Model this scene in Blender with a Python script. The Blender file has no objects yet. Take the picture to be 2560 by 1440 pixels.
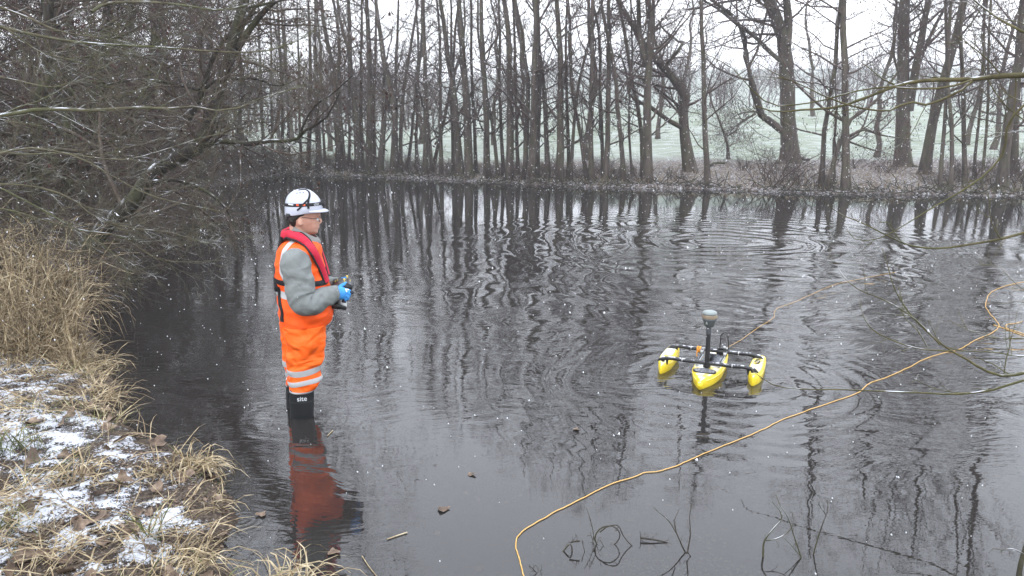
import bpy, math, numpy as np
from mathutils import Vector, Matrix
from mathutils.bvhtree import BVHTree
PI = math.pi
R_ = math.radians
scene = bpy.context.scene
COL = scene.collection

# ------------------------------------------------------------------ camera
H_CAM = 1.72
PITCH = R_(12.0)
FPX = 1850.0                      # focal length in pixels of the 2560 wide photograph
cam_d = bpy.data.cameras.new('camera')
cam_d.sensor_width = 36.0
cam_d.lens = 36.0 * FPX / 2560.0
cam_d.clip_start = 0.05
cam_d.clip_end = 2000.0
cam = bpy.data.objects.new('camera', cam_d)
COL.objects.link(cam)
cam.location = (0, 0, H_CAM)
cam.rotation_euler = (R_(90) - PITCH, 0, 0)
scene.camera = cam

# ------------------------------------------------------------------ sky and light (overcast, light snowfall)
SUN_EL, SUN_AZ = R_(38), R_(200)
world = bpy.data.worlds.new('World')
scene.world = world
world.use_nodes = True
wn, wl = world.node_tree.nodes, world.node_tree.links
wn.clear()
w_out = wn.new('ShaderNodeOutputWorld')
w_bg = wn.new('ShaderNodeBackground')
w_bg.inputs['Strength'].default_value = 0.1
w_sky = wn.new('ShaderNodeTexSky')
w_sky.sky_type = 'NISHITA'
w_sky.sun_disc = False
w_sky.sun_elevation = SUN_EL
w_sky.sun_rotation = SUN_AZ
w_sky.air_density = 1.0
w_sky.dust_density = 3.0
w_tc = wn.new('ShaderNodeTexCoord')
w_sep = wn.new('ShaderNodeSeparateXYZ')
wl.new(w_tc.outputs['Generated'], w_sep.inputs[0])
w_ramp = wn.new('ShaderNodeValToRGB')      # even cloud cover: a plain overcast sky, brighter towards the zenith
w_ramp.color_ramp.elements[0].position = 0.0
w_ramp.color_ramp.elements[0].color = (0.66, 0.66, 0.66, 1)
w_ramp.color_ramp.elements[1].position = 0.75
w_ramp.color_ramp.elements[1].color = (0.88, 0.94, 1.05, 1)
wl.new(w_sep.outputs['Z'], w_ramp.inputs['Fac'])
w_sc = wn.new('ShaderNodeVectorMath'); w_sc.operation = 'SCALE'
w_sc.inputs['Scale'].default_value = 34.0
wl.new(w_ramp.outputs['Color'], w_sc.inputs[0])
w_mix = wn.new('ShaderNodeMix'); w_mix.data_type = 'RGBA'
w_mix.inputs['Factor'].default_value = 0.93
wl.new(w_sky.outputs['Color'], w_mix.inputs[6])
wl.new(w_sc.outputs['Vector'], w_mix.inputs[7])
wl.new(w_mix.outputs[2], w_bg.inputs['Color'])
wl.new(w_bg.outputs[0], w_out.inputs['Surface'])

sun_d = bpy.data.lights.new('sun', 'SUN')
sun_d.energy = 0.6
sun_d.angle = R_(25)
sun_d.color = (1.0, 0.97, 0.93)
sun = bpy.data.objects.new('sun', sun_d)
COL.objects.link(sun)
_sd = Vector((math.sin(SUN_AZ) * math.cos(SUN_EL), math.cos(SUN_AZ) * math.cos(SUN_EL), math.sin(SUN_EL)))
sun.rotation_euler = _sd.to_track_quat('Z', 'Y').to_euler()

vs = scene.view_settings
vs.view_transform = 'Standard'
vs.look = 'None'
vs.exposure = 0.10
vs.gamma = 1.0
vs.use_curve_mapping = False
scene.cycles.use_denoising = True
scene.cycles.max_bounces = 7
scene.cycles.diffuse_bounces = 3
scene.cycles.glossy_bounces = 3
scene.cycles.transmission_bounces = 4
scene.cycles.transparent_max_bounces = 8
scene.cycles.volume_bounces = 0
scene.cycles.caustics_reflective = False
scene.cycles.caustics_refractive = False

# ------------------------------------------------------------------ geometry of the view, used to read real positions
_F = np.array([0, math.cos(PITCH), -math.sin(PITCH)])
_U = np.array([0, math.sin(PITCH), math.cos(PITCH)])
_R = np.array([1.0, 0, 0])
_C = np.array([0, 0, H_CAM])
def ray(px, py):
    return _F + _R * (px - 1280) / FPX + _U * (720 - py) / FPX
def W(px, py, z=0.0):
    r = ray(px, py)
    return _C + r * (z - H_CAM) / r[2]
def PD(px, py, Y):
    r = ray(px, py)
    return _C + r * Y / r[1]

# ------------------------------------------------------------------ numpy noise
def _hash(ix, iy, iz, seed):
    h = (ix.astype(np.int64) * 374761393 + iy.astype(np.int64) * 668265263 + iz.astype(np.int64) * 2147483647 + seed * 974634777) & 0xFFFFFFFF
    h = ((h ^ (h >> 13)) * 1274126177) & 0xFFFFFFFF
    h = h ^ (h >> 16)
    return (h & 0xFFFFFF).astype(np.float64) / 0xFFFFFF
def vnoise(x, y, z=0.0, seed=0):
    x, y, z = np.broadcast_arrays(np.asarray(x, float), np.asarray(y, float), np.asarray(z, float))
    ix, iy, iz = np.floor(x), np.floor(y), np.floor(z)
    fx, fy, fz = x - ix, y - iy, z - iz
    fx, fy, fz = fx * fx * (3 - 2 * fx), fy * fy * (3 - 2 * fy), fz * fz * (3 - 2 * fz)
    r = 0
    for dx in (0, 1):
        for dy in (0, 1):
            for dz in (0, 1):
                w = (fx if dx else 1 - fx) * (fy if dy else 1 - fy) * (fz if dz else 1 - fz)
                r = r + w * _hash(ix + dx, iy + dy, iz + dz, seed)
    return r * 2 - 1
def fbm(x, y, z=0.0, o=4, seed=0):
    r, a, f = 0, 1.0, 1.0
    for i in range(o):
        r = r + a * vnoise(np.asarray(x) * f, np.asarray(y) * f, np.asarray(z) * f, seed + i * 17)
        a *= 0.5; f *= 2.03
    return r / 1.6

# ------------------------------------------------------------------ object helpers
def make_mesh(name, V, F, mats=None, smooth=False, midx=None):
    """V (n,3); F array (m,k) or list of such arrays"""
    if not isinstance(F, list): F = [F]
    F = [np.asarray(f, dtype=np.int32) for f in F if len(f)]
    me = bpy.data.meshes.new(name)
    V = np.ascontiguousarray(V, dtype=np.float32)
    nl = sum(f.size for f in F); nf = sum(len(f) for f in F)
    me.vertices.add(len(V)); me.vertices.foreach_set('co', V.ravel())
    me.loops.add(nl); me.loops.foreach_set('vertex_index', np.concatenate([f.ravel() for f in F]))
    me.polygons.add(nf)
    tot = np.concatenate([np.full(len(f), f.shape[1], dtype=np.int32) for f in F])
    st = np.concatenate([[0], np.cumsum(tot)[:-1]]).astype(np.int32)
    me.polygons.foreach_set('loop_start', st)
    me.polygons.foreach_set('loop_total', tot)
    if midx is not None: me.polygons.foreach_set('material_index', np.asarray(midx, dtype=np.int32))
    if smooth: me.polygons.foreach_set('use_smooth', np.ones(nf, dtype=bool))
    me.update(calc_edges=True)
    for m in (mats if isinstance(mats, (list, tuple)) else [mats]):
        if m is not None: me.materials.append(m)
    return me
def obj(name, me, parent=None, loc=None, rot=None, kind=None, label=None, cat=None, group=None):
    o = bpy.data.objects.new(name, me)
    COL.objects.link(o)
    if parent is not None: o.parent = parent
    if loc is not None: o.location = loc
    if rot is not None: o.rotation_euler = rot
    if kind: o['kind'] = kind
    if label: o['label'] = label
    if cat: o['category'] = cat
    if group: o['group'] = group
    return o
def thing(name, label, cat, loc=(0, 0, 0), rotz=0.0, group=None):
    return obj(name, None, None, loc, (0, 0, rotz), None, label, cat, group)
class Acc:
    """collects pieces of geometry for one mesh"""
    def __init__(s): s.V = []; s.F = {}; s.n = 0
    def add(s, V, F):
        V = np.asarray(V, float).reshape(-1, 3); F = np.asarray(F, dtype=np.int64)
        if len(F): s.F.setdefault(F.shape[1], []).append(F + s.n)
        s.V.append(V); s.n += len(V)
        return s
    def out(s): return np.concatenate(s.V), [np.concatenate(f) for f in s.F.values()]
    def mesh(s, name, mat, smooth=False):
        V, F = s.out(); return make_mesh(name, V, F, mat, smooth)
def norm(v):
    return v / np.maximum(np.linalg.norm(v, axis=-1, keepdims=True), 1e-9)
def tubes(P, Rr, S=3, cap=True):
    """batch of tubes: P (N,K,3), Rr (N,K)"""
    P = np.asarray(P, float); Rr = np.asarray(Rr, float)
    if P.ndim == 2: P = P[None]; Rr = Rr[None]
    N, K, _ = P.shape
    T = norm(np.gradient(P, axis=1))
    ref = np.zeros((N, 1, 3)); m = norm(P[:, -1] - P[:, 0])
    ref[:, 0] = np.where(np.abs(m[:, 2:3]) > 0.8, np.array([[1.0, 0.13, 0]]), np.array([[0.0, 0.05, 1.0]]))
    A = norm(np.cross(T, ref)); B = np.cross(T, A)
    th = np.arange(S) * 2 * PI / S
    V = P[:, :, None] + Rr[:, :, None, None] * (A[:, :, None] * np.cos(th)[None, None, :, None] + B[:, :, None] * np.sin(th)[None, None, :, None])
    base = (np.arange(N) * K * S)[:, None, None]
    k = np.arange(K - 1)[None, :, None] * S; s = np.arange(S)[None, None, :]; s2 = (s + 1) % S
    F = np.stack([base + k + s, base + k + s2, base + k + S + s2, base + k + S + s], -1).reshape(-1, 4)
    return V.reshape(-1, 3), F
def resample(pts, K):
    pts = np.asarray(pts, float)
    d = np.r_[0, np.cumsum(np.linalg.norm(np.diff(pts[:, :3], axis=0), axis=1))]
    t = np.linspace(0, d[-1], K)
    n = len(pts)
    if n < 3:
        return np.stack([np.interp(t, d, pts[:, i]) for i in range(pts.shape[1])], 1)
    # catmull-rom (centripetal-ish) through the points
    m = np.gradient(pts, d, axis=0)
    i = np.clip(np.searchsorted(d, t, side='right') - 1, 0, n - 2)
    h = (d[i + 1] - d[i])[:, None]; u = ((t - d[i])[:, None]) / h
    return ((2*u**3 - 3*u**2 + 1) * pts[i] + (u**3 - 2*u**2 + u) * h * m[i] + (-2*u**3 + 3*u**2) * pts[i+1] + (u**3 - u**2) * h * m[i+1])
def boxmesh(cx, cy, cz, sx, sy, sz, bev=0.0):
    """box with chamfered vertical and horizontal edges (24 verts) when bev > 0"""
    if bev <= 0:
        V = np.array([(x, y, z) for z in (-1, 1) for y in (-1, 1) for x in (-1, 1)], float) * np.array([sx, sy, sz]) / 2 + np.array([cx, cy, cz])
        return V, np.array([(0, 2, 3, 1), (4, 5, 7, 6), (0, 1, 5, 4), (2, 6, 7, 3), (0, 4, 6, 2), (1, 3, 7, 5)])
    hx, hy, hz = sx/2, sy/2, sz/2; b = bev
    rings = []
    for z, s in ((-hz, b), (-hz + b, 0), (hz - b, 0), (hz, b)):
        x, y = hx - s, hy - s; c = b
        rings.append([(x - c, y, z), (x, y - c, z), (x, -y + c, z), (x - c, -y, z), (-x + c, -y, z), (-x, -y + c, z), (-x, y - c, z), (-x + c, y, z)])
    V = np.array(rings, float).reshape(-1, 3) + np.array([cx, cy, cz])
    F = [(r*8+i, r*8+(i+1) % 8, (r+1)*8+(i+1) % 8, (r+1)*8+i) for r in range(3) for i in range(8)]
    F += [(0, 1, 2, 3), (0, 3, 4, 7), (4, 5, 6, 7), (24, 27, 26, 25), (24, 31, 28, 27), (28, 31, 30, 29)]
    return V, np.array(F)

# branch growth ------------------------------------------------------
def sprout(P, Rr, n, L, ang=60, t0=0.15, t1=1.0, K=4, up=0.1, wig=0.15, rr=0.5, rmin=0.002, rng=None, bias=None, taper=0.35, lt=0.6):
    """children polylines from batch of parents"""
    N, KP, _ = P.shape
    t = (np.arange(n)[None] + rng.random((N, n))) / n
    t = t0 + (t1 - t0) * t
    f = np.minimum(t * (KP - 1), KP - 1.001); i = f.astype(int); u = (f - i)[..., None]
    rows = np.arange(N)[:, None]
    a, b = P[rows, i], P[rows, i + 1]
    pos = a * (1 - u) + b * u
    T = norm(b - a)
    rad = Rr[rows, i] * (1 - u[..., 0]) + Rr[rows, i + 1] * u[..., 0]
    q = rng.normal(size=(N, n, 3))
    if bias is not None: q = q + np.asarray(bias)
    q = norm(q - (q * T).sum(-1, keepdims=True) * T)
    A = np.radians(ang + rng.normal(size=(N, n, 1)) * 13)
    D = np.cos(A) * T + np.sin(A) * q
    Ls = L * (1 - lt * t) * (0.6 + 0.8 * rng.random((N, n)))
    M = N * n
    D = D.reshape(M, 3); pos = pos.reshape(M, 3); Ls = Ls.reshape(M); rad = rad.reshape(M)
    out = np.empty((M, K, 3)); out[:, 0] = pos
    p = pos
    for k in range(1, K):
        D = norm(D + wig * rng.normal(size=(M, 3)) + np.array([0, 0, up]))
        p = p + D * (Ls / (K - 1))[:, None]
        out[:, k] = p
    r0 = np.maximum(rad * rr * (0.6 + 0.5 * rng.random(M)), rmin)
    r0 = np.minimum(r0, np.maximum(Ls * 0.022, rmin))
    R = r0[:, None] * np.linspace(1, taper, K)[None]
    return out, np.maximum(R, rmin * 0.6)
# ------------------------------------------------------------------ materials
class NT:
    def __init__(s, name):
        s.m = bpy.data.materials.new(name); s.m.use_nodes = True
        s.t = s.m.node_tree; s.t.nodes.clear()
        s.o = s.t.nodes.new('ShaderNodeOutputMaterial')
    def n(s, typ, **k):
        nd = s.t.nodes.new('ShaderNode' + typ)
        for a, v in k.items():
            if a.startswith('i_'):
                key = a[2:]; key = int(key) if key.isdigit() else key.replace('_', ' ')
                nd.inputs[key].default_value = v
            else: setattr(nd, a, v)
        return nd
    def l(s, a, b): s.t.links.new(a, b); return s
    def sock(s, v, dst):
        if hasattr(v, 'is_output'): s.t.links.new(v, dst)
        else: dst.default_value = v
    def math(s, op, a, b=0.0, c=0.0, clamp=False):
        nd = s.n('Math', operation=op); nd.use_clamp = clamp
        s.sock(a, nd.inputs[0]); s.sock(b, nd.inputs[1])
        if op in ('MULTIPLY_ADD', 'SMOOTH_MIN', 'COMPARE'): s.sock(c, nd.inputs[2])
        return nd.outputs[0]
    def noise(s, vec, scale, detail=3.0, rough=0.55, dist=0.0, out='Fac'):
        nd = s.n('TexNoise'); nd.inputs['Scale'].default_value = scale; nd.inputs['Detail'].default_value = detail
        nd.inputs['Roughness'].default_value = rough; nd.inputs['Distortion'].default_value = dist
        if vec is not None: s.l(vec, nd.inputs['Vector'])
        return nd.outputs[out]
    def ramp(s, fac, pts, interp='LINEAR'):
        nd = s.n('ValToRGB'); cr = nd.color_ramp; cr.interpolation = interp
        while len(cr.elements) < len(pts): cr.elements.new(0.5)
        for e, (p, c) in zip(cr.elements, pts):
            e.position = p; e.color = (*c, 1) if len(c) == 3 else c
        s.l(fac, nd.inputs['Fac']); return nd.outputs['Color']
    def step(s, v, a, b):
        nd = s.n('MapRange'); nd.interpolation_type = 'SMOOTHSTEP'
        s.sock(v, nd.inputs['Value']); nd.inputs['From Min'].default_value = a; nd.inputs['From Max'].default_value = b
        return nd.outputs['Result']
    def mix(s, f, a, b):
        nd = s.n('Mix', data_type='RGBA')
        s.sock(f, nd.inputs[0])
        for v, i in ((a, 6), (b, 7)):
            if hasattr(v, 'is_output'): s.l(v, nd.inputs[i])
            else: nd.inputs[i].default_value = (*v, 1)
        return nd.outputs[2]
    def map(s, vec, scale=(1, 1, 1), rot=(0, 0, 0), loc=(0, 0, 0)):
        nd = s.n('Mapping'); nd.inputs['Scale'].default_value = scale; nd.inputs['Rotation'].default_value = rot; nd.inputs['Location'].default_value = loc
        s.l(vec, nd.inputs['Vector']); return nd.outputs['Vector']
    def pos(s): return s.n('NewGeometry').outputs['Position']
    def objc(s): return s.n('TexCoord').outputs['Object']
    def nz(s):
        g = s.n('NewGeometry'); x = s.n('SeparateXYZ'); s.l(g.outputs['Normal'], x.inputs[0]); return x.outputs['Z']
    def bump(s, h, dist=1.0, strength=1.0):
        nd = s.n('Bump'); nd.inputs['Distance'].default_value = dist; nd.inputs['Strength'].default_value = strength
        s.l(h, nd.inputs['Height']); return nd.outputs['Normal']
    def pbsdf(s, color, rough=0.7, metal=0.0, normal=None, spec=0.5, sub=None, trans=None):
        b = s.n('BsdfPrincipled')
        if hasattr(color, 'is_output'): s.l(color, b.inputs['Base Color'])
        else: b.inputs['Base Color'].default_value = (*color, 1)
        s.sock(rough, b.inputs['Roughness']); b.inputs['Metallic'].default_value = metal
        b.inputs['Specular IOR Level'].default_value = spec
        if normal is not None: s.l(normal, b.inputs['Normal'])
        s.l(b.outputs[0], s.o.inputs['Surface']); return b

def bark(name, c1, c2, snow=0.0, scale=14, green=0.0, nb=0.004):
    t = NT(name); p = t.pos()
    m = t.map(p, (1, 1, 0.3))
    f = t.noise(m, scale, 5, 0.65)
    col = t.ramp(f, [(0.3, c1), (0.7, c2)])
    if green > 0:
        g = t.step(t.noise(p, 2.3, 3), 0.45, 0.65)
        col = t.mix(t.math('MULTIPLY', g, green), col, (0.085, 0.10, 0.035))
    if snow > 0:
        nzv = t.nz(); n2 = t.noise(p, 7.0, 3)
        k = t.math('MULTIPLY', t.step(nzv, 0.35, 0.85), t.step(n2, 0.62 - 0.3 * snow, 0.78 - 0.3 * snow))
        col = t.mix(k, col, (0.72, 0.74, 0.78))
    t.pbsdf(col, 0.85, normal=t.bump(f, nb), spec=0.25)
    return t.m
M = {}
M['bark_far'] = bark('bark_far', (0.038, 0.030, 0.025), (0.125, 0.101, 0.085), 0.15, 9, 0.25, 0.012)
M['bark_dark'] = bark('bark_dark', (0.016, 0.013, 0.010), (0.070, 0.060, 0.045), 0.25, 16, 0.4, 0.006)
M['twig_far'] = bark('twig_far', (0.045, 0.032, 0.027), (0.115, 0.083, 0.070), 0.12, 5, 0, 0.0)
M['twig_brown'] = bark('twig_brown', (0.034, 0.025, 0.020), (0.115, 0.086, 0.068), 0.15, 6, 0.15, 0.0)
M['twig_green'] = bark('twig_green', (0.050, 0.044, 0.028), (0.140, 0.125, 0.080), 0.35, 9, 0.5, 0.0)
M['bark_darkest'] = bark('bark_darkest', (0.010, 0.008, 0.007), (0.042, 0.034, 0.026), 0.3, 18, 0.25, 0.008)  # darker black-brown than bark_dark, for the leaning tree only
M['twig_olive'] = bark('twig_olive', (0.035, 0.030, 0.014), (0.125, 0.108, 0.052), 0.35, 16, 0.3, 0.0)
M['bud'] = bark('bud', (0.045, 0.018, 0.018), (0.105, 0.045, 0.042), 0, 6, 0, 0.0)
M['leaf_small'] = bark('leaf_small', (0.03, 0.016, 0.012), (0.085, 0.045, 0.03), 0, 6, 0, 0.0)
M['bramble'] = bark('bramble', (0.03, 0.045, 0.012), (0.10, 0.10, 0.03), 0.35, 12, 0, 0.0)

def plain(name, c, rough=0.6, metal=0.0, var=0.12, scale=20, bumpd=0.0, spec=0.5, wet=None):
    t = NT(name); p = t.objc(); f = t.noise(p, scale, 4)
    a = tuple(x * (1 - var) for x in c); b = tuple(min(1, x * (1 + var)) for x in c)
    col = t.ramp(f, [(0.3, a), (0.7, b)])
    t.pbsdf(col, rough, metal, t.bump(f, bumpd) if bumpd else None, spec)
    return t.m
def straw(name, c1, c2, c3):
    t = NT(name); p = t.pos(); f = t.noise(p, 23, 2)
    g = t.noise(p, 3.1, 2)
    col = t.ramp(f, [(0.3, c1), (0.5, c2), (0.72, c3)])
    col = t.mix(t.step(g, 0.5, 0.7), col, c1)
    t.pbsdf(col, 0.6, spec=0.3); return t.m
M['straw'] = straw('straw', (0.12, 0.086, 0.048), (0.32, 0.245, 0.14), (0.55, 0.47, 0.32))
M['reed'] = straw('reed', (0.060, 0.042, 0.024), (0.19, 0.138, 0.078), (0.42, 0.34, 0.21))
M['grass_green'] = straw('grass_green', (0.055, 0.065, 0.02), (0.12, 0.13, 0.045), (0.32, 0.27, 0.12))
M['dead_leaf'] = straw('dead_leaf', (0.06, 0.04, 0.028), (0.14, 0.095, 0.065), (0.28, 0.21, 0.15))
M['snow'] = plain('snow', (0.68, 0.70, 0.74), 0.8, var=0.04, bumpd=0.004)
M['flake'] = plain('flake', (0.85, 0.86, 0.88), 0.9, var=0.02)

# water: Fresnel mirror over a murky, peat-brown body you can look into near the bank
def water_mat():
    t = NT('pond_water'); p = t.pos()
    sp = t.n('SeparateXYZ'); t.l(p, sp.inputs[0]); X, Y = sp.outputs['X'], sp.outputs['Y']
    flat = t.map(p, (1, 1, 0))
    # patches of breeze: where ripples are strong and where the surface lies glassy
    patch = t.step(t.noise(t.map(flat, (0.7, 1, 1)), 0.55, 2), 0.42, 0.62)
    far = t.math('MULTIPLY', t.step(Y, 15.5, 8.0), 1.0)                      # sheltered mirror by the far bank
    near = t.math('MAXIMUM', t.step(Y, 3.1, 4.8), t.math('MULTIPLY', t.step(X, -0.2, -1.0), 0.8))                       # and by the near bank
    env = t.math('MULTIPLY', t.math('MULTIPLY', far, near), t.math('MULTIPLY', t.math('MULTIPLY_ADD', patch, 0.75, 0.4), t.math('MULTIPLY_ADD', t.step(X, 0.0, 4.0), 0.75, 0.5)))
    warp = t.n('VectorMath', operation='MULTIPLY_ADD')
    t.l(t.noise(flat, 0.9, 2, out='Color'), warp.inputs[0]); warp.inputs[1].default_value = (0.9, 0.9, 0); t.l(flat, warp.inputs[2])
    wv = warp.outputs['Vector']
    fine = t.noise(t.map(wv, (0.42, 1.7, 1), (0, 0, 0.08)), 10.0, 2.0, 0.5)
    mid = t.noise(t.map(wv, (0.5, 1.5, 1), (0, 0, -0.12)), 3.6, 1.5, 0.5)
    micro = t.noise(t.map(flat, (0.5, 1.4, 1)), 34.0, 1.0, 0.5)
    slow = t.noise(t.map(wv, (1, 0.8, 1)), 0.9, 1.0, 0.4)
    h = t.math('MULTIPLY', t.math('MULTIPLY', fine, 0.0068), env)
    h = t.math('ADD', h, t.math('MULTIPLY', t.math('MULTIPLY', mid, 0.0090), env))
    h = t.math('ADD', h, t.math('MULTIPLY', t.math('MULTIPLY', micro, 0.0011), t.math('MULTIPLY_ADD', env, 0.85, 0.1)))
    # rings spreading from where the craft turned, and from the craft itself
    def rings(cx, cy, wl, amp, r0, r1, wob=0.5):
        dx = t.math('SUBTRACT', X, cx); dy = t.math('SUBTRACT', Y, cy)
        d = t.math('SQRT', t.math('ADD', t.math('MULTIPLY', dx, dx), t.math('MULTIPLY', dy, dy)))
        d2 = t.math('MULTIPLY_ADD', slow, wob, d)
        s = t.math('SINE', t.math('MULTIPLY', d2, 2 * PI / wl))
        e = t.math('MULTIPLY', t.step(d, r1, r0), t.step(d, r0 * 0.1, r0 * 0.45))
        return t.math('MULTIPLY', t.math('MULTIPLY', s, e), amp)
    for a in ((3.3, 11.6, 0.42, 0.0042, 1.2, 5.4, 1.3), (3.0, 8.6, 0.30, 0.0018, 1.0, 4.4, 1.0), (1.43, 5.05, 0.17, 0.0011, 0.45, 2.2, 0.5),
              (-1.29, 4.31, 0.11, 0.0002, 0.15, 0.8, 0.15), (-1.22, 3.05, 0.035, 0.00018, 0.03, 0.17, 0.0), (3.9, 6.2, 0.33, 0.0012, 0.8, 3.4, 0.9)):
        h = t.math('ADD', h, rings(*a))
    # slow smooth swell that bends the reflections of the stems into loops
    sw = t.noise(t.map(wv, (0.8, 0.75, 1), (0, 0, 0.6)), 1.55, 0.6, 0.4, 0.8)
    dx = t.math('MULTIPLY', t.math('SUBTRACT', X, 0.8), 0.42); dy = t.math('MULTIPLY', t.math('SUBTRACT', Y, 7.9), 0.33)
    blob = t.math('SQRT', t.math('ADD', t.math('MULTIPLY', dx, dx), t.math('MULTIPLY', dy, dy)))
    h = t.math('ADD', h, t.math('MULTIPLY', t.math('MULTIPLY', sw, 0.030), t.step(blob, 1.25, 0.2)))
    nrm = t.bump(h, 1.0)
    fr = t.n('Fresnel'); fr.inputs['IOR'].default_value = 1.5; t.l(nrm, fr.inputs['Normal'])
    gl = t.n('BsdfGlossy'); gl.inputs['Roughness'].default_value = 0.0; gl.inputs['Color'].default_value = (0.93, 0.94, 0.96, 1); t.l(nrm, gl.inputs['Normal'])
    tr = t.n('BsdfTransparent'); tr.inputs['Color'].default_value = (0.40, 0.34, 0.28, 1)
    df = t.n('BsdfDiffuse'); df.inputs['Color'].default_value = (0.030, 0.027, 0.025, 1)
    body = t.n('MixShader'); body.inputs[0].default_value = 0.66; t.l(tr.outputs[0], body.inputs[1]); t.l(df.outputs[0], body.inputs[2])
    mx = t.n('MixShader'); t.l(fr.outputs[0], mx.inputs[0]); t.l(body.outputs[0], mx.inputs[1]); t.l(gl.outputs[0], mx.inputs[2])
    t.l(mx.outputs[0], t.o.inputs['Surface'])
    return t.m
M['water'] = water_mat()

# ground: leaf litter and mud by the water, pale snow-dusted grass on the field behind the trees
def ground_mat():
    t = NT('ground'); p = t.pos()
    sp = t.n('SeparateXYZ'); t.l(p, sp.inputs[0]); Y = sp.outputs['Y']; Z = sp.outputs['Z']
    f = t.noise(p, 26, 4, 0.7); g = t.noise(p, 6, 3)
    litter = t.ramp(f, [(0.32, (0.022, 0.017, 0.013)), (0.5, (0.10, 0.075, 0.06)), (0.68, (0.23, 0.18, 0.15))])
    sn = t.math('MULTIPLY', t.step(t.noise(p, 15, 4, 0.75), 0.50, 0.60), t.step(g, 0.30, 0.62))
    litter = t.mix(t.math('MULTIPLY', sn, 0.85), litter, (0.70, 0.72, 0.76))
    big = t.noise(t.map(p, (0.25, 0.8, 1)), 0.6, 3)
    grass = t.ramp(big, [(0.35, (0.185, 0.215, 0.155)), (0.65, (0.28, 0.305, 0.25))])
    snowg = t.step(t.noise(t.map(p, (0.5, 1.6, 1)), 2.4, 5, 0.7), 0.48, 0.62)
    grass = t.mix(t.math('MULTIPLY', snowg, 0.55), grass, (0.46, 0.48, 0.49))
    edge = t.math('MULTIPLY_ADD', t.noise(p, 0.5, 3), 7.0, Y)
    k = t.step(edge, 33.0, 36.5)
    col = t.mix(k, litter, grass)
    mud = t.step(Z, 0.03, -0.06)
    col = t.mix(mud, col, (0.030, 0.021, 0.014))
    t.pbsdf(col, 0.9, normal=t.bump(f, 0.03), spec=0.2)
    return t.m
M['ground'] = ground_mat()
def bank_mat():
    t = NT('near_bank'); p = t.pos()
    sp = t.n('SeparateXYZ'); t.l(p, sp.inputs[0]); Z = sp.outputs['Z']
    a = t.n('Attribute'); a.attribute_name = 'snow'
    f = t.noise(p, 60, 4, 0.7); g = t.noise(p, 170, 3, 0.7)
    mud = t.ramp(f, [(0.3, (0.012, 0.009, 0.007)), (0.5, (0.050, 0.036, 0.026)), (0.7, (0.17, 0.13, 0.095))])
    k = t.math('ADD', a.outputs['Fac'], t.math('MULTIPLY_ADD', f, 1.5, -0.75))
    k = t.math('ADD', k, t.math('MULTIPLY_ADD', g, 1.1, -0.55))
    sn = t.step(k, 0.46, 0.60)
    col = t.mix(t.math('MULTIPLY', sn, 0.94), mud, (0.55, 0.57, 0.61))
    wet = t.step(Z, 0.03, -0.01)
    col = t.mix(wet, col, (0.030, 0.020, 0.013))
    t.pbsdf(col, 0.85, normal=t.bump(t.math('MULTIPLY_ADD', sn, 0.6, f), 0.008), spec=0.25)
    return t.m
M['bank'] = bank_mat()
def flake_mat():
    t = NT('snowflake'); a = t.n('BsdfDiffuse'); a.inputs['Color'].default_value = (.85, .86, .88, 1); b = t.n('BsdfTransparent'); m = t.n('MixShader'); m.inputs[0].default_value = .8
    t.l(b.outputs[0], m.inputs[1]); t.l(a.outputs[0], m.inputs[2]); t.l(m.outputs[0], t.o.inputs['Surface']); return t.m
M['flake'] = flake_mat()
# ------------------------------------------------------------------ land and water
def wp(px, py): q = W(px, py); return (q[0], q[1])
SHORE = [(22, 0.6), (9, 0.9), (3, 1.5), (0.7, 2.05), (0.0, 2.30), (-0.55, 2.42), wp(600, 1475), wp(545, 1400), wp(590, 1300), wp(540, 1205), wp(430, 1120), wp(320, 1040),
         wp(255, 930), wp(238, 850), wp(215, 760), wp(205, 650), (-6.9, 13.0), (-8.2, 18.0), (-9.6, 24.0), wp(690, 437), wp(850, 440), wp(1000, 446),
         wp(1150, 452), wp(1300, 462), wp(1420, 467), wp(1600, 471), wp(1780, 474), wp(1960, 482), wp(2120, 486), wp(2350, 488), wp(2560, 491), (22, 19.2)]
SHORE = np.array(SHORE)
def sdist(x, y):
    """signed distance to the pond outline, positive on land"""
    shp = np.shape(x); x = np.ravel(x).astype(float); y = np.ravel(y).astype(float)
    best = np.full(x.shape, 1e9); ins = np.zeros(x.shape, bool)
    n = len(SHORE)
    for i in range(n):
        ax, ay = SHORE[i]; bx, by = SHORE[(i + 1) % n]
        ex, ey = bx - ax, by - ay
        t = np.clip(((x - ax) * ex + (y - ay) * ey) / (ex * ex + ey * ey), 0, 1)
        best = np.minimum(best, (x - ax - t * ex) ** 2 + (y - ay - t * ey) ** 2)
        c = ((ay > y) != (by > y)) & (x < (bx - ax) * (y - ay) / (by - ay + 1e-12) + ax)
        ins ^= c
    d = np.sqrt(best)
    return np.where(ins, -d, d).reshape(shp)
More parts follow.
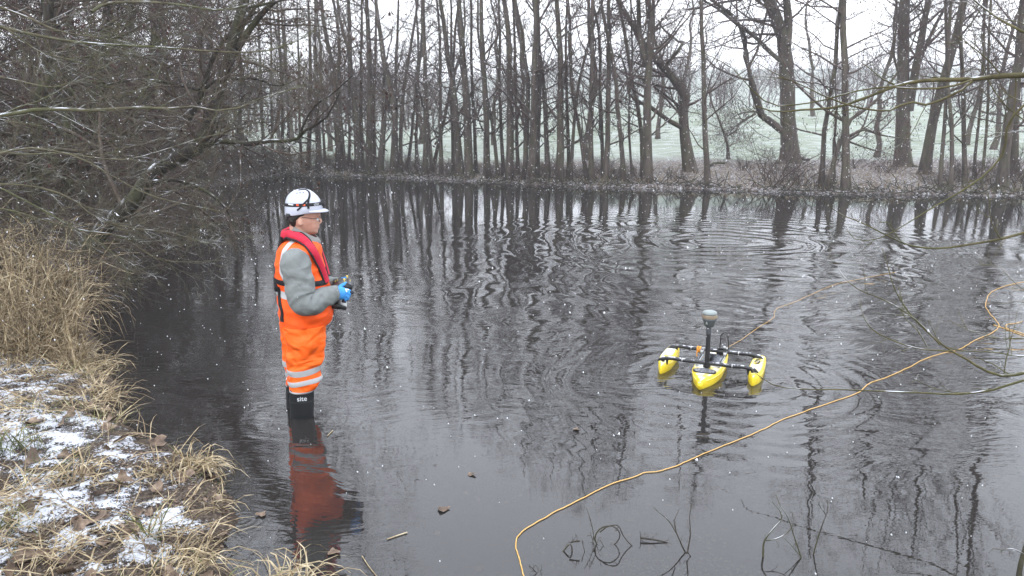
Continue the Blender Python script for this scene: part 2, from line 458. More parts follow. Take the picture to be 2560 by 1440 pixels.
def ground_z(x, y, fine=False):
    x = np.asarray(x, float); y = np.asarray(y, float)
    d = sdist(x, y)
    d = d + 0.16 * fbm(x * 1.7, y * 1.7, o=3, seed=3) * np.clip(1.2 - np.abs(d), 0, 1)
    nearb = np.clip((9 - y) / 3, 0, 1)
    land = (0.035 + 0.16 * (1 - np.exp(-np.maximum(d, 0) / 0.9))) * nearb + (0.06 + 0.50 * (1 - np.exp(-np.maximum(d, 0) / 3.5))) * (1 - nearb)
    land = land * np.clip(d / 0.10, 0, 1)
    bed = -0.50 * (1 - np.exp(np.minimum(d, 0) / 0.75))
    z = np.where(d > 0, land, bed)
    s = np.clip((y - 30.5) / 18, 0, 1); lx = np.clip((x + 12) / 22, 0, 1); lx = lx * lx * (3 - 2 * lx); field = (0.9 + 1.6 * lx) * s * s * (3 - 2 * s) + (0.5 + 1.2 * lx) * np.clip((y - 48) / 60, 0, 1)
    s2 = np.clip((y - 100) / 250, 0, 1)
    z = z + field + 26 * s2 * s2 * (3 - 2 * s2) * (0.8 + 0.25 * fbm(x / 90, y / 90, o=2, seed=5))
    z = z + np.clip(d, 0, 1) * 0.05 * fbm(x * 0.8, y * 0.8, o=4, seed=9)
    z = z + np.clip((y - 45) / 60, 0, 1) * 0.8 * fbm(x / 16, y / 22, o=3, seed=12)
    if fine: z = z + np.clip(d * 6, 0, 1) * (0.018 * fbm(x * 6, y * 6, o=4, seed=21))
    return z
def grid_mesh(name, xs, ys, zf, mat, skip=None):
    X, Y = np.meshgrid(xs, ys); Z = zf(X, Y)
    V = np.stack([X, Y, Z], -1).reshape(-1, 3)
    nx, ny = len(xs), len(ys)
    i = np.arange(nx - 1)[None] + np.arange(ny - 1)[:, None] * nx
    F = np.stack([i, i + 1, i + nx + 1, i + nx], -1).reshape(-1, 4)
    if skip is not None:
        c = V[F].mean(1); F = F[~skip(c[:, 0], c[:, 1])]
    return make_mesh(name, V, F, mat, True), V
NB = (-6.0, 0.6, 1.2, 7.6)       # near bank patch: x0, x1, y0, y1
xs = np.unique(np.r_[-420:-60:12, -60:-20:2, -20:26:0.3, 26:60:2, 60:421:12])
ys = np.unique(np.r_[-60:-4:4, -4:8:0.4, 8:18:0.5, 18:34:0.25, 34:60:0.8, 60:130:2.5, 130:620:12])
def zc(X, Y):
    z = ground_z(X, Y)
    ins = (X > NB[0] + .15) & (X < NB[1] - .15) & (Y > NB[2] + .15) & (Y < NB[3] - .15)
    return np.where(ins, z - 0.09, z)
me, _ = grid_mesh('ground', xs, ys, zc, M['ground'])
obj('ground', me, kind='structure')
# near bank: a finely modelled patch with snow lying in its hollows and on its humps
xs = np.arange(NB[0], NB[1] + .001, 0.026); ys = np.arange(NB[2], NB[3] + .001, 0.026)
def snow_field(X, Y):
    s = 0.52 + 0.42 * fbm(X * 3.3, Y * 4.4, o=4, seed=41) + 0.62 * fbm(X * 10, Y * 13, o=3, seed=44)
    d = sdist(X, Y)
    s = s * np.clip(d / 0.18, 0, 1)
    tall = np.clip((Y - 5.1) / 0.5, 0, 1)            # no snow on the soil under the tall reeds
    return np.clip(s * (1 - 0.75 * tall), 0, 1)
def zn(X, Y):
    z = ground_z(X, Y, True); s = snow_field(X, Y)
    z = z + 0.014 * np.clip((s - 0.45) * 4, 0, 1) + 0.006
    e = np.minimum(np.minimum(X - NB[0], NB[1] - X), np.minimum(Y - NB[2], NB[3] - Y))
    return z - np.clip(0.2 - e, 0, 0.2) * 0.35
me, V = grid_mesh('near_bank', xs, ys, zn, M['bank'])
at = me.attributes.new('snow', 'FLOAT', 'POINT')
at.data.foreach_set('value', snow_field(V[:, 0], V[:, 1]).astype(np.float32))
near_bank = obj('near_bank', me, kind='structure')
# water surface
V = np.array([(-14, -4, 0), (26, -4, 0), (26, 34, 0), (-14, 34, 0)], float)
obj('water', make_mesh('water', V, np.array([(0, 1, 2, 3)]), M['water']), kind='structure')
GZ = lambda x, y: float(ground_z(np.array([x]), np.array([y]))[0])
# ------------------------------------------------------------------ bare trees on the far bank
_px = [-400, 640, 700, 850, 1000, 1150, 1300, 1420, 1600, 1780, 1960, 2120, 2350, 2560, 3000]
_yd = [30, 30, 29.9, 29.1, 27.8, 26.4, 24.3, 23.6, 23.1, 22.4, 21.2, 20.7, 20.4, 20.0, 19.5]
def shoreY(px): return float(np.interp(px, _px, _yd))
def stem_path(px0, Y, pts, H, lean_y=0.0, K=14, rng=None, bury=0.25):
    """world polyline of a stem whose foot stands at picture column px0, Y metres out"""
    foot = PD(px0, 450, Y); gz = GZ(foot[0], Y)
    P = [[foot[0], Y, gz - bury]]
    for (x, y) in pts:
        q = PD(x, y, Y)
        if q[2] > gz + 0.3: P.append([q[0], Y, q[2]])
    P = np.array(P)
    if len(P) > 2: d = P[-1] - P[-2]
    else: d = P[-1] - P[0]
    d = norm(d); top = P[-1].copy()
    while top[2] < gz + H - 0.5:
        d = norm(d + np.array([rng.normal() * 0.07, rng.normal() * 0.07, 0.25]))
        top = top + d * 1.6; P = np.vstack([P, top])
    P = resample(P, K)
    w = np.linspace(0, 1, K)
    P[:, 1] += lean_y * w ** 1.3 + 0.05 * H / 12 * np.cumsum(rng.normal(size=K)) * w
    P[1:, 0] += 0.02 * np.cumsum(rng.normal(size=K - 1))
    return P
def stem_rad(P, r0, flare=0.55, end=0.12):
    t = np.linspace(0, 1, len(P))
    z = P[:, 2] - P[0, 2]
    return r0 * ((1 - t ** 1.35) * (1 - end) + end) * (1 + flare * np.exp(-z / 0.45))
def crown_mesh(name, P, R, rng, n1=26, L1=2.0, n2=6, n3=7, dens=1.0, t0=0.12, ang=62, up=0.10, buds=0.25, L2=0.34, L3=0.42, rmin=0.0025, mat='twig_far', limbs=None, bias=None):
    """branches and twigs of one tree joined in one mesh; limbs are thicker branches given as polylines"""
    acc = Acc()
    P1, R1 = sprout(P[None], R[None], n1, L1, ang, t0, 1.0, 6, up, 0.16, 0.42, rmin * 1.7, rng, bias)
    V, F = tubes(P1, R1, 4); acc.add(V, F)
    src = [(P1, R1)]
    if limbs:
        for lp, lr in limbs:
            src.append(sprout(lp[None], lr[None], max(6, n1 // 2), L1 * 0.75, ang, 0.15, 1.0, 6, up, 0.16, 0.42, rmin * 1.7, rng))
            V, F = tubes(*src[-1], 4); acc.add(V, F)
    P1 = np.concatenate([s[0] for s in src]); R1 = np.concatenate([s[1] for s in src])
    P2, R2 = sprout(P1, R1, n2, L1 * L2, 50, 0.15, 1.0, 4, up * 0.6, 0.18, 0.6, rmin * 1.15, rng)
    V, F = tubes(P2, R2, 3); acc.add(V, F)
    P3, R3 = sprout(P2, R2, n3, L1 * L2 * L3, 48, 0.1, 1.0, 3, 0.02, 0.22, 0.7, rmin, rng, lt=0.35)
    V, F = tubes(P3, R3, 3); acc.add(V, F)
    me = acc.mesh(name, M[mat])
    bm_ = None
    if buds > 0:
        m = rng.random(len(P3)) < buds
        q = P3[m][:, -1] + rng.normal(size=(m.sum(), 3)) * 0.02
        bm_ = diamonds(q, 0.016, rng)
    return me, bm_
def diamonds(q, s, rng, elong=1.8):
    n = len(q); a = norm(rng.normal(size=(n, 3))); b = norm(np.cross(a, rng.normal(size=(n, 3))))
    sz = s * (0.6 + 0.9 * rng.random((n, 1)))
    a = norm(a + np.array([0, 0, -1.0])) * sz * elong; b = b * sz
    c = norm(np.cross(a, b)) * sz * 0.7
    V = np.stack([q + a, q + b, q + c, q - a, q - b * 0.8, q - c * 0.8], 1).reshape(-1, 3)
    f = np.array([(0, 1, 2), (0, 2, 4), (0, 4, 5), (0, 5, 1), (3, 2, 1), (3, 4, 2), (3, 5, 4), (3, 1, 5)])
    F = (np.arange(n)[:, None, None] * 6 + f[None]).reshape(-1, 3)
    return V, F
TREES = []        # (column, label stub, object) for labels
def ctop(a):      # crop a (640.., scale 3) to picture
    return [(640 + x / 3, y / 3) for x, y in a]
def cb(a): return [(1360 + x / 2.88, y / 2.88) for x, y in a]
def cc(a): return [(1900 + x / 2.88, y / 2.88) for x, y in a]
def far_tree(foot, off, w, pts, H=12.5, seed=0, n1=26, L1=1.9, name='alder_tree', kind='straight', lean_y=None, limbs=(), dens=1.0, t0=0.12, buds=0.4, n3=8, stop=None, twisty=None):
    rng = np.random.default_rng(seed * 7 + 11)
    Y = shoreY(foot) + off
    H = H * (0.92 + 0.16 * rng.random())
    if stop: H = stop
    P = stem_path(foot, Y, pts, H, rng.normal() * 0.8 if lean_y is None else lean_y, rng=rng)
    r0 = w / FPX * Y / 2
    R = stem_rad(P, r0)
    o = thing(name, '', 'tree', tuple(P[0]))
    org = P[0]
    acc = Acc(); V, F = tubes(P - org, R, 9)
    # knobbly bark and a spreading root foot
    V = V + norm(V - np.repeat(P - org, 9, axis=0)) * (0.10 * np.repeat(R, 9) * vnoise(V[:, 0] * 9, V[:, 1] * 9, V[:, 2] * 3, seed))[:, None]
    acc.add(V, F)
    for k in range(5):
        a = rng.random() * 2 * PI; l = r0 * (2.0 + rng.random() * 1.6)
        rp = np.array([[0, 0, 0.45 + .2 * rng.random()], [math.cos(a) * r0 * 1.1, math.sin(a) * r0 * 1.1, 0.30], [math.cos(a) * l, math.sin(a) * l, 0.12]])
        V, F = tubes(resample(rp, 5), np.linspace(r0 * 0.55, r0 * 0.2, 5), 5); acc.add(V, F)
    limb_w = []
    for lpts, lw in limbs:
        q = np.array([PD(x, y, Y + 0.25 * i * (1 if rng.random() < .5 else -1) * 0.5) for i, (x, y) in enumerate(lpts)])
        # carry the limb beyond the picture
        if lpts[-1][1] <= 2:
            d = norm(q[-1] - q[-2])
            for _ in range(4):
                d = norm(d + np.array([0, rng.normal() * .1, 0.2])); q = np.vstack([q, q[-1] + d * .8])
        q = resample(q, 12)
        lr = lw / FPX * Y / 2 * np.linspace(1, 0.22, 12)
        V, F = tubes(q - org, lr, 8); acc.add(V, F)
        limb_w.append((q, lr))
    obj('trunk', acc.mesh('trunk', M['bark_far'], True), o)
    me, bd = crown_mesh('crown', P, R, rng, int(n1 * dens), L1, 6, n3, 1.0, t0, limbs=limb_w, buds=buds)
    me.transform(Matrix.Translation(-Vector(org)))
    obj('crown', me, o)
    if bd is not None and len(bd[0]):
        obj('catkins', make_mesh('catkins', bd[0] - org, bd[1], M['bud']), o, kind='stuff')
    TREES.append((foot, kind, w, off, o))
    return o, P, R
A = [  # foot column, metres behind the shore, width px, path from crop a, kind
 (660, 1.0, 9, [(30, 0)], 's'), (683, 2.5, 8, [(90, 0)], 's'), (710, .8, 8, [(180, 0)], 's'), (728, 3.0, 7, [(235, 0)], 's'), (755, 1.5, 7, [(340, 0)], 's'),
 (773, .7, 11, [(395, 500), (370, 0)], 's'), (797, .5, 15, [(440, 600), (425, 0)], 's'), (815, 3.0, 7, [(500, 500), (470, 0)], 's'),
 (847, .6, 16, [(590, 520), (535, 150), (530, 0)], 'b'), (860, .9, 12, [(640, 500), (650, 250), (610, 0)], 's'), (874, 2.6, 7, [(690, 400), (680, 0)], 's'),
 (893, .6, 15, [(720, 700), (690, 500), (680, 250), (665, 0)], 'l'), (906, 1.4, 10, [(790, 0)], 's'), (923, .5, 17, [(850, 400), (835, 0)], 's'),
 (936, 1.8, 10, [(885, 500), (890, 0)], 's'), (950, .4, 17, [(935, 750)], 'dead'),
 (985, .5, 17, [(1030, 800), (970, 500), (920, 200), (900, 0)], 'l'), (994, .8, 10, [(1045, 400), (1045, 0)], 's'), (1000, .7, 10, [(1090, 700), (1150, 300), (1190, 0)], 'r'),
 (1018, 1.8, 8, [(1170, 900), (1195, 500), (1170, 0)], 'b'), (1041, 2.4, 8, [(1205, 520), (1240, 0)], 's'), (1065, .5, 13, [(1265, 500), (1250, 0)], 's'),
 (1078, 1.0, 9, [(1390, 1000), (1430, 850), (1480, 600), (1500, 300)], 'r'), (1084, 2.0, 9, [(1290, 900), (1275, 600), (1262, 0)], 'l'), (1103, .8, 10, [(1370, 600), (1340, 0)], 's'),
 (1133, 1.6, 9, [(1480, 400), (1480, 0)], 's'), (1153, .5, 17, [(1480, 700), (1430, 400), (1370, 0)], 'l'), (1174, .4, 21, [(1570, 800), (1540, 300), (1510, 0)], 's'),
 (1192, 1.5, 9, [(1635, 600), (1630, 0)], 's'), (1220, .5, 16, [(1720, 700), (1700, 300), (1680, 0)], 's'), (1246, .8, 9, [(1760, 900), (1700, 650), (1660, 300)], 'l'),
 (1258, 1.3, 9, [(1840, 800), (1820, 0)], 's'), (1273, .4, 20, [(1895, 600), (1885, 200), (1850, 0)], 's'), (1294, 1.6, 9, [(1940, 400), (1920, 0)], 's'),
 (1308, .6, 13, [(2030, 600), (2010, 300), (1950, 0)], 'b'), (1328, .3, 20, [(2080, 500), (2075, 0)], 's'), (1344, .9, 11, [(2120, 500), (2115, 0)], 's'),
 (1370, .8, 13, [(2150, 500), (2100, 200), (2080, 0)], 'l'), (1402, .3, 19, [(2285, 500), (2260, 0)], 's'), (1421, .9, 9, [(2320, 400), (2330, 0)], 's')]
for i, (f, off, w, pts, k) in enumerate(A):
    far_tree(f, off, w * 1.02, ctop(pts), 9.0, 100 + i, n1=22 if w > 8 else 14, L1=1.9 if w > 9 else 1.4, kind=k, stop=3.4 if k == 'dead' else None, lean_y=0.2 if k == 'dead' else None)
B = [(1426, .5, 9, [(260, 500), (340, 200), (400, 0)], 'r'), (1471, .6, 10, [(240, 900), (200, 700), (170, 300)], 'l'), (1481, .3, 13, [(345, 500), (350, 0)], 's'),
 (1508, 1.0, 9, [(390, 600), (370, 200), (330, 0)], 'l'), (1511, .3, 14, [(460, 700), (470, 300), (470, 0)], 's'), (1561, .4, 12, [(530, 800), (480, 400), (400, 0)], 'l'),
 (1583, 1.2, 6, [(615, 1050), (610, 700)], 's'), (1606, .7, 11, [(690, 900), (640, 600), (590, 250), (540, 0)], 'l'),
 (1772, .15, 14, [(1150, 900), (1140, 400), (1130, 0)], 's')]
for i, (f, off, w, pts, k) in enumerate(B):
    far_tree(f, off, w, cb(pts), 9.6, 200 + i, n1=22, L1=2.0, kind=k)
far_tree(1620, .3, 22, cb([(745, 500), (760, 200), (740, 0)]), 9.8, 221, kind='fork', n1=24,
         limbs=[(cb([(742, 470), (700, 330), (685, 180), (680, 0)]), 14), (cb([(765, 520), (790, 250), (790, 0)]), 8)])
C_ = [(2053, .6, 12, [(460, 900), (520, 500), (530, 250), (560, 0)], 'r'), (2118, .2, 19, [(625, 500), (632, 0)], 's'),
 (2309, 3.2, 24, [(1230, 800), (1310, 500), (1390, 100), (1400, 0)], 'r'), (2354, .3, 9, [(1340, 900), (1380, 600), (1400, 0)], 'r'), (2379, .2, 10, [(1400, 1000), (1380, 600), (1430, 0)], 's'),
 (2417, .8, 11, [(1480, 700), (1500, 0)], 's'), (2436, 2.0, 7, [(1560, 900), (1600, 500), (1620, 0)], 'r'), (2456, .5, 7, [(1640, 800), (1640, 500), (1660, 0)], 's'),
 (2508, .3, 24, [(1790, 500), (1860, 100), (1880, 0)], 'r'), (2536, 3.5, 18, [(1840, 300), (1850, 0)], 's'), (2600, .5, 16, [(2010, 500), (2050, 0)], 's')]
for i, (f, off, w, pts, k) in enumerate(C_):
    far_tree(f, off, w, cc(pts), 11.3, 300 + i, n1=26, L1=2.3, kind=k)
# leaning double stem beside the pale straight one, with low limbs over the water
far_tree(2064, .15, 12, cc([(560, 1100), (610, 1000), (650, 880), (720, 840), (800, 790)]), 5, 331, n1=14, L1=1.6, kind='lean', stop=4.4,
         limbs=[(cc([(610, 1000), (720, 940), (860, 970), (1100, 1010)]), 8), (cc([(600, 1005), (800, 1075), (950, 1110)]), 6)])
far_tree(2085, 1.0, 10, cc([(530, 940)]), 2.6, 332, n1=5, L1=0.5, kind='stub', stop=2.2, lean_y=0)
# the big forked tree, the twisted oak, the broad twin tree and the small tree in the clearing
far_tree(1972, 7.0, 40, cb([(1760, 900), (1755, 500), (1740, 300), (1700, 150), (1640, 0)]), 10.5, 340, name='forked_tree', kind='big', n1=34, L1=3.6, t0=0.35, lean_y=0.3,
         limbs=[(cb([(1745, 330), (1760, 150), (1745, 0)]), 24), (cb([(1730, 950), (1660, 930), (1580, 870), (1560, 720), (1500, 620), (1465, 480), (1450, 330), (1420, 200), (1330, 90), (1240, 30), (1200, 0)]), 19),
                (cb([(1750, 480), (1680, 430), (1600, 340), (1500, 250), (1400, 180), (1250, 60), (1150, 0)]), 11), (cb([(1580, 870), (1560, 820), (1440, 810), (1330, 860)]), 6),
                (cb([(1520, 820), (1420, 880), (1300, 985)]), 6)])
far_tree(1728, 2.6, 28, cb([(1020, 950), (1010, 850), (1030, 700), (1000, 640), (930, 540), (850, 450), (780, 400), (700, 250), (640, 150)]), 8, 341, name='oak_tree', kind='oak', n1=26, L1=2.1, t0=0.2, lean_y=0.2, stop=7.2,
         limbs=[(cb([(1035, 760), (985, 650), (890, 520), (870, 470), (940, 410), (975, 350), (940, 280), (880, 230), (850, 130)]), 12),
                (cb([(1010, 930), (960, 900), (870, 850), (780, 780), (700, 740), (620, 690), (600, 560), (560, 420), (510, 380)]), 12),
                (cb([(1000, 850), (985, 810), (930, 720), (900, 620)]), 9), (cb([(850, 450), (760, 430), (690, 400), (660, 370)]), 7)])
far_tree(2254, 6.0, 34, cc([(1035, 700), (1040, 500), (1060, 0)]), 13, 342, name='broad_tree', kind='broad', n1=34, L1=3.0, t0=0.3, lean_y=0.3,
         limbs=[(cc([(1070, 800), (1110, 560), (1150, 350), (1210, 0)]), 22), (cc([(1130, 500), (1230, 250), (1330, 60), (1370, 0)]), 9), (cc([(1030, 620), (960, 380), (990, 100), (980, 0)]), 7)])
far_tree(1818, 9.0, 7, cb([(1315, 1060), (1300, 980), (1270, 880), (1230, 780)]), 4.0, 343, n1=16, L1=1.2, kind='small', stop=3.6,
         limbs=[(cb([(1305, 985), (1370, 950), (1420, 880), (1480, 830)]), 5)])
# thinner trees standing further back behind the bank: four shapes copied
protos = []
for k in range(4):
    rng = np.random.default_rng(900 + k)
    P = np.zeros((14, 3)); P[:, 2] = np.linspace(-0.2, 10, 14); P[:, 0] = 0.12 * np.cumsum(rng.normal(size=14)); P[:, 1] = 0.12 * np.cumsum(rng.normal(size=14)); P[:, :2] -= P[0, :2]
    R = stem_rad(P, 0.12)
    V, F = tubes(P, R, 7)
    tm = make_mesh('trunk', V, F, M['bark_far'], True)
    cm, _ = crown_mesh('crown', P, R, rng, 24, 2.2, 6, 6, buds=0, rmin=0.006)
    protos.append((tm, cm))
rng = np.random.default_rng(77)
cols = [610, 697, 748, 836, 913, 1050, 1143, 1232, 1318, 1452, 1640, 1690, 2020, 2180, 2400, 2480]
for i, c in enumerate(cols):
    c = c + rng.normal() * 6
    Y = shoreY(c) + (4 + 9 * rng.random() if c < 1500 else 10 + 14 * rng.random())
    q = PD(c, 450, Y)
    tm, cm = protos[i % 4]
    o = thing('slender_tree', '', 'tree', (q[0], Y, GZ(q[0], Y)), rng.random() * 6.28)
    o.rotation_euler = (rng.normal() * 0.04, rng.normal() * 0.04, rng.random() * 6.28)
    s = 0.8 + 0.3 * rng.random(); o.scale = (s, s, s)
    obj('trunk', tm, o); obj('crown', cm, o)
    TREES.append((c, 'back', 6, 8, o))
# ------------------------------------------------------------------ shrubs, roots and far woods
def shrub_mesh(name, rng, nst, H, spread, mat, K=6, n2=7, n3=6, rmin=0.004, arch=0.0, r0=0.012, L2=0.4, dirx=None, base=0.25, up=0.05):
    P = np.empty((nst, K, 3)); a = rng.random(nst) * 2 * PI
    d = np.stack([np.cos(a) * spread, np.sin(a) * spread, np.ones(nst)], 1) + rng.normal(size=(nst, 3)) * 0.2
    if dirx is not None: d[:, :2] += np.asarray(dirx)
    d = norm(d); p = np.stack([rng.normal(size=nst) * base, rng.normal(size=nst) * base, np.full(nst, -0.08)], 1)
    L = H * (0.5 + 0.7 * rng.random(nst))
    P[:, 0] = p
    for k in range(1, K):
        d = norm(d + rng.normal(size=(nst, 3)) * 0.12 + np.array([0, 0, -arch * k / K]))
        p = p + d * (L / (K - 1))[:, None]; P[:, k] = p
    R = r0 * (0.6 + 0.8 * rng.random((nst, 1))) * np.linspace(1, 0.35, K)[None]
    acc = Acc(); acc.add(*tubes(P, R, 4))
    P2, R2 = sprout(P, R, n2, H * L2, 45, 0.15, 1, 4, up, 0.2, 0.6, rmin * 1.2, rng); acc.add(*tubes(P2, R2, 3))
    if n3:
        P3, R3 = sprout(P2, R2, n3, H * L2 * 0.42, 45, 0.1, 1, 3, 0, 0.22, 0.7, rmin, rng, lt=0.3); acc.add(*tubes(P3, R3, 3))
    return acc.mesh(name, M[mat])
rng = np.random.default_rng(5)
bush_m = [shrub_mesh('bush', np.random.default_rng(50 + k), 16, 1.3, 0.75, 'twig_far', rmin=0.0035, n3=5) for k in range(4)]
BUSH = [(1935, .5, 1.35), (1985, 1.0, 0.9), (1860, 3.5, .6), (2135, 5.0, .75), (1690, .6, .5), (1530, .5, .7), (1395, .2, .9), (1290, .3, .8), (1235, .4, .6), (1110, .4, .9), (1040, .5, 1.0), (960, .5, .9),
        (905, .5, .8), (830, .6, 1.1), (770, .5, 1.1), (715, .6, 1.2), (1160, .8, .8), (1345, .6, .8), (1455, .5, .7), (2215, 3.5, .7), (2400, 1.5, .9), (2470, 1.0, 1.0), (2540, 1.5, 1.2), (2330, 1.2, .6), (665, .5, 1.3)]
_r = np.random.default_rng(15)
BUSH += [(c + _r.normal() * 12, .2 + 2.2 * _r.random(), .35 + .4 * _r.random()) for c in (650, 690, 735, 790, 812, 850, 880, 925, 980, 1015, 1065, 1085, 1135, 1185, 1210, 1262, 1320, 1375, 1425, 1490, 1560, 1600)]
BO = []
for i, (c, off, s) in enumerate(BUSH):
    Y = shoreY(c) + off; q = PD(c, 450, Y)
    o = obj('bush', bush_m[i % 4], None, (q[0], Y, GZ(q[0], Y) - 0.03), (0, 0, rng.random() * 6.28), cat='bush')
    o.scale = (s, s, s); BO.append((c, o))
BO.sort(key=lambda t: t[0])
# tangles of exposed roots and fallen twigs along the waterline
acc = Acc(); rng = np.random.default_rng(8)
n = 1500
cx = rng.uniform(640, 2620, n)
Y = np.array([shoreY(c) for c in cx]) + rng.normal(size=n) * 0.22 - 0.05
X = (cx - 1280) / FPX * (Y / math.cos(PITCH)) * 1.02
P = np.empty((n, 4, 3)); d = norm(rng.normal(size=(n, 3)) * np.array([1, .7, .45])); p = np.stack([X, Y, rng.uniform(-.05, .16, n)], 1)
for k in range(4):
    P[:, k] = p; d = norm(d + rng.normal(size=(n, 3)) * .3); p = p + d * rng.uniform(.08, .26, (n, 1))
acc.add(*tubes(P, np.repeat(rng.uniform(.004, .014, (n, 1)), 4, 1), 3))
obj('waterline_roots', acc.mesh('waterline_roots', M['bark_dark']), kind='stuff', label='tangled dark roots and fallen twigs along the far waterline')
# low grass and dead bracken along the far bank
acc = Acc(); n = 9000
cx = rng.uniform(560, 2640, n); Y = np.array([shoreY(c) for c in cx]) + rng.uniform(0, 1, n) ** 1.5 * 6
X = (cx - 1280) / FPX * (Y / math.cos(PITCH)); Z = ground_z(X, Y)
h = rng.uniform(.05, .22, n)[:, None]; a = rng.normal(size=(n, 2)) * .09
b = np.stack([X, Y, Z - .01], 1); w = .007
ang = rng.random(n) * PI; wv = np.stack([np.cos(ang) * w, np.sin(ang) * w, np.zeros(n)], 1)
tip = b + np.concatenate([a, h], 1)
V = np.stack([b - wv, b + wv, tip], 1).reshape(-1, 3)
acc.add(V, np.arange(n * 3).reshape(-1, 3))
obj('bank_grass', acc.mesh('bank_grass', M['straw']), kind='stuff', label='short dead grass and leaf litter tufts along the far bank')
# fallen log and stick on the far bank
def simple_log(px1, py1, px2, py2, Y1, Y2, r, label, name='fallen_log'):
    a = PD(px1, py1, Y1); b = PD(px2, py2, Y2)
    a[2] = GZ(a[0], a[1]) + r * .8; b[2] = GZ(b[0], b[1]) + r * 1.3
    P = resample(np.array([a, (a + b) / 2 + np.array([0, .1, .05]), b]), 8)
    o = thing(name, label, 'log', tuple(a)); V, F = tubes(P - a, np.linspace(r, r * .6, 8), 8)
    obj('stem', make_mesh('stem', V, F, M['bark_dark'], True), o)
    s1, r1 = sprout((P - a)[None], np.full((1, 8), r), 3, .35, 50, .3, 1, 3, .2, .1, .4, .01, np.random.default_rng(3))
    V, F = tubes(s1, r1, 4); obj('side_branch', make_mesh('side_branch', V, F, M['bark_dark']), o)
    return o
simple_log(1773, 420, 1812, 412, 27, 27.5, .06, 'pale fallen log lying on the leaf litter right of the crooked oak')
simple_log(1960, 384, 2025, 380, 30, 29, .09, 'fallen snow-topped log lying behind the foot of the big forked tree')
# woods on the hill beyond the field, too far off to tell the trees apart
def far_wood(name, label, n, fx, fy, seed, h0=4.5, h1=7.5):
    rng = np.random.default_rng(seed); acc = Acc()
    X = fx(rng, n); Y = fy(rng, n, X); Z = ground_z(X, Y)
    H = rng.uniform(h0, h1, n)
    P = np.stack([np.stack([X + rng.normal(size=n) * .15 * k, Y, Z + H * k / 4], 1) for k in range(5)], 1)
    R = np.linspace(.2, .05, 5)[None] * (H / 9)[:, None]
    acc.add(*tubes(P, R, 3))
    P1, R1 = sprout(P, R, 12, 3.6, 45, .15, 1, 4, .22, .2, .5, .035, rng); acc.add(*tubes(P1, R1, 3))
    P2, R2 = sprout(P1, R1, 4, 1.8, 45, .1, 1, 3, .12, .2, .7, .028, rng); acc.add(*tubes(P2, R2, 3))
    obj(name, acc.mesh(name, M['twig_far']), kind='stuff', label=label)
far_wood('distant_woods', 'grey leafless woods on the hill beyond the white field, fading into the snowfall', 300,
         lambda r, n: r.uniform(-95, 150, n), lambda r, n, X: 88 + np.abs(r.normal(size=n)) * 35 + 0.10 * np.abs(X - 20), 61)
far_wood('hedgerow_trees', 'thin line of bare hedge trees at the left end of the field', 70,
         lambda r, n: r.uniform(-55, -4, n), lambda r, n, X: 58 + r.normal(size=n) * 4, 62, 3, 5.5)
# haze of the falling snow
hz = NT('haze'); pv = hz.n('VolumePrincipled'); pv.inputs['Color'].default_value = (0.93, 0.95, 1.0, 1); pv.inputs['Density'].default_value = 0.0021
pv.inputs['Anisotropy'].default_value = 0.2
hz.l(pv.outputs[0], hz.o.inputs['Volume'])
V, F = boxmesh(0, 270, 20, 900, 760, 44)
obj('haze', make_mesh('haze', V, F, hz.m), kind='stuff', label='pale haze of snow in the air')
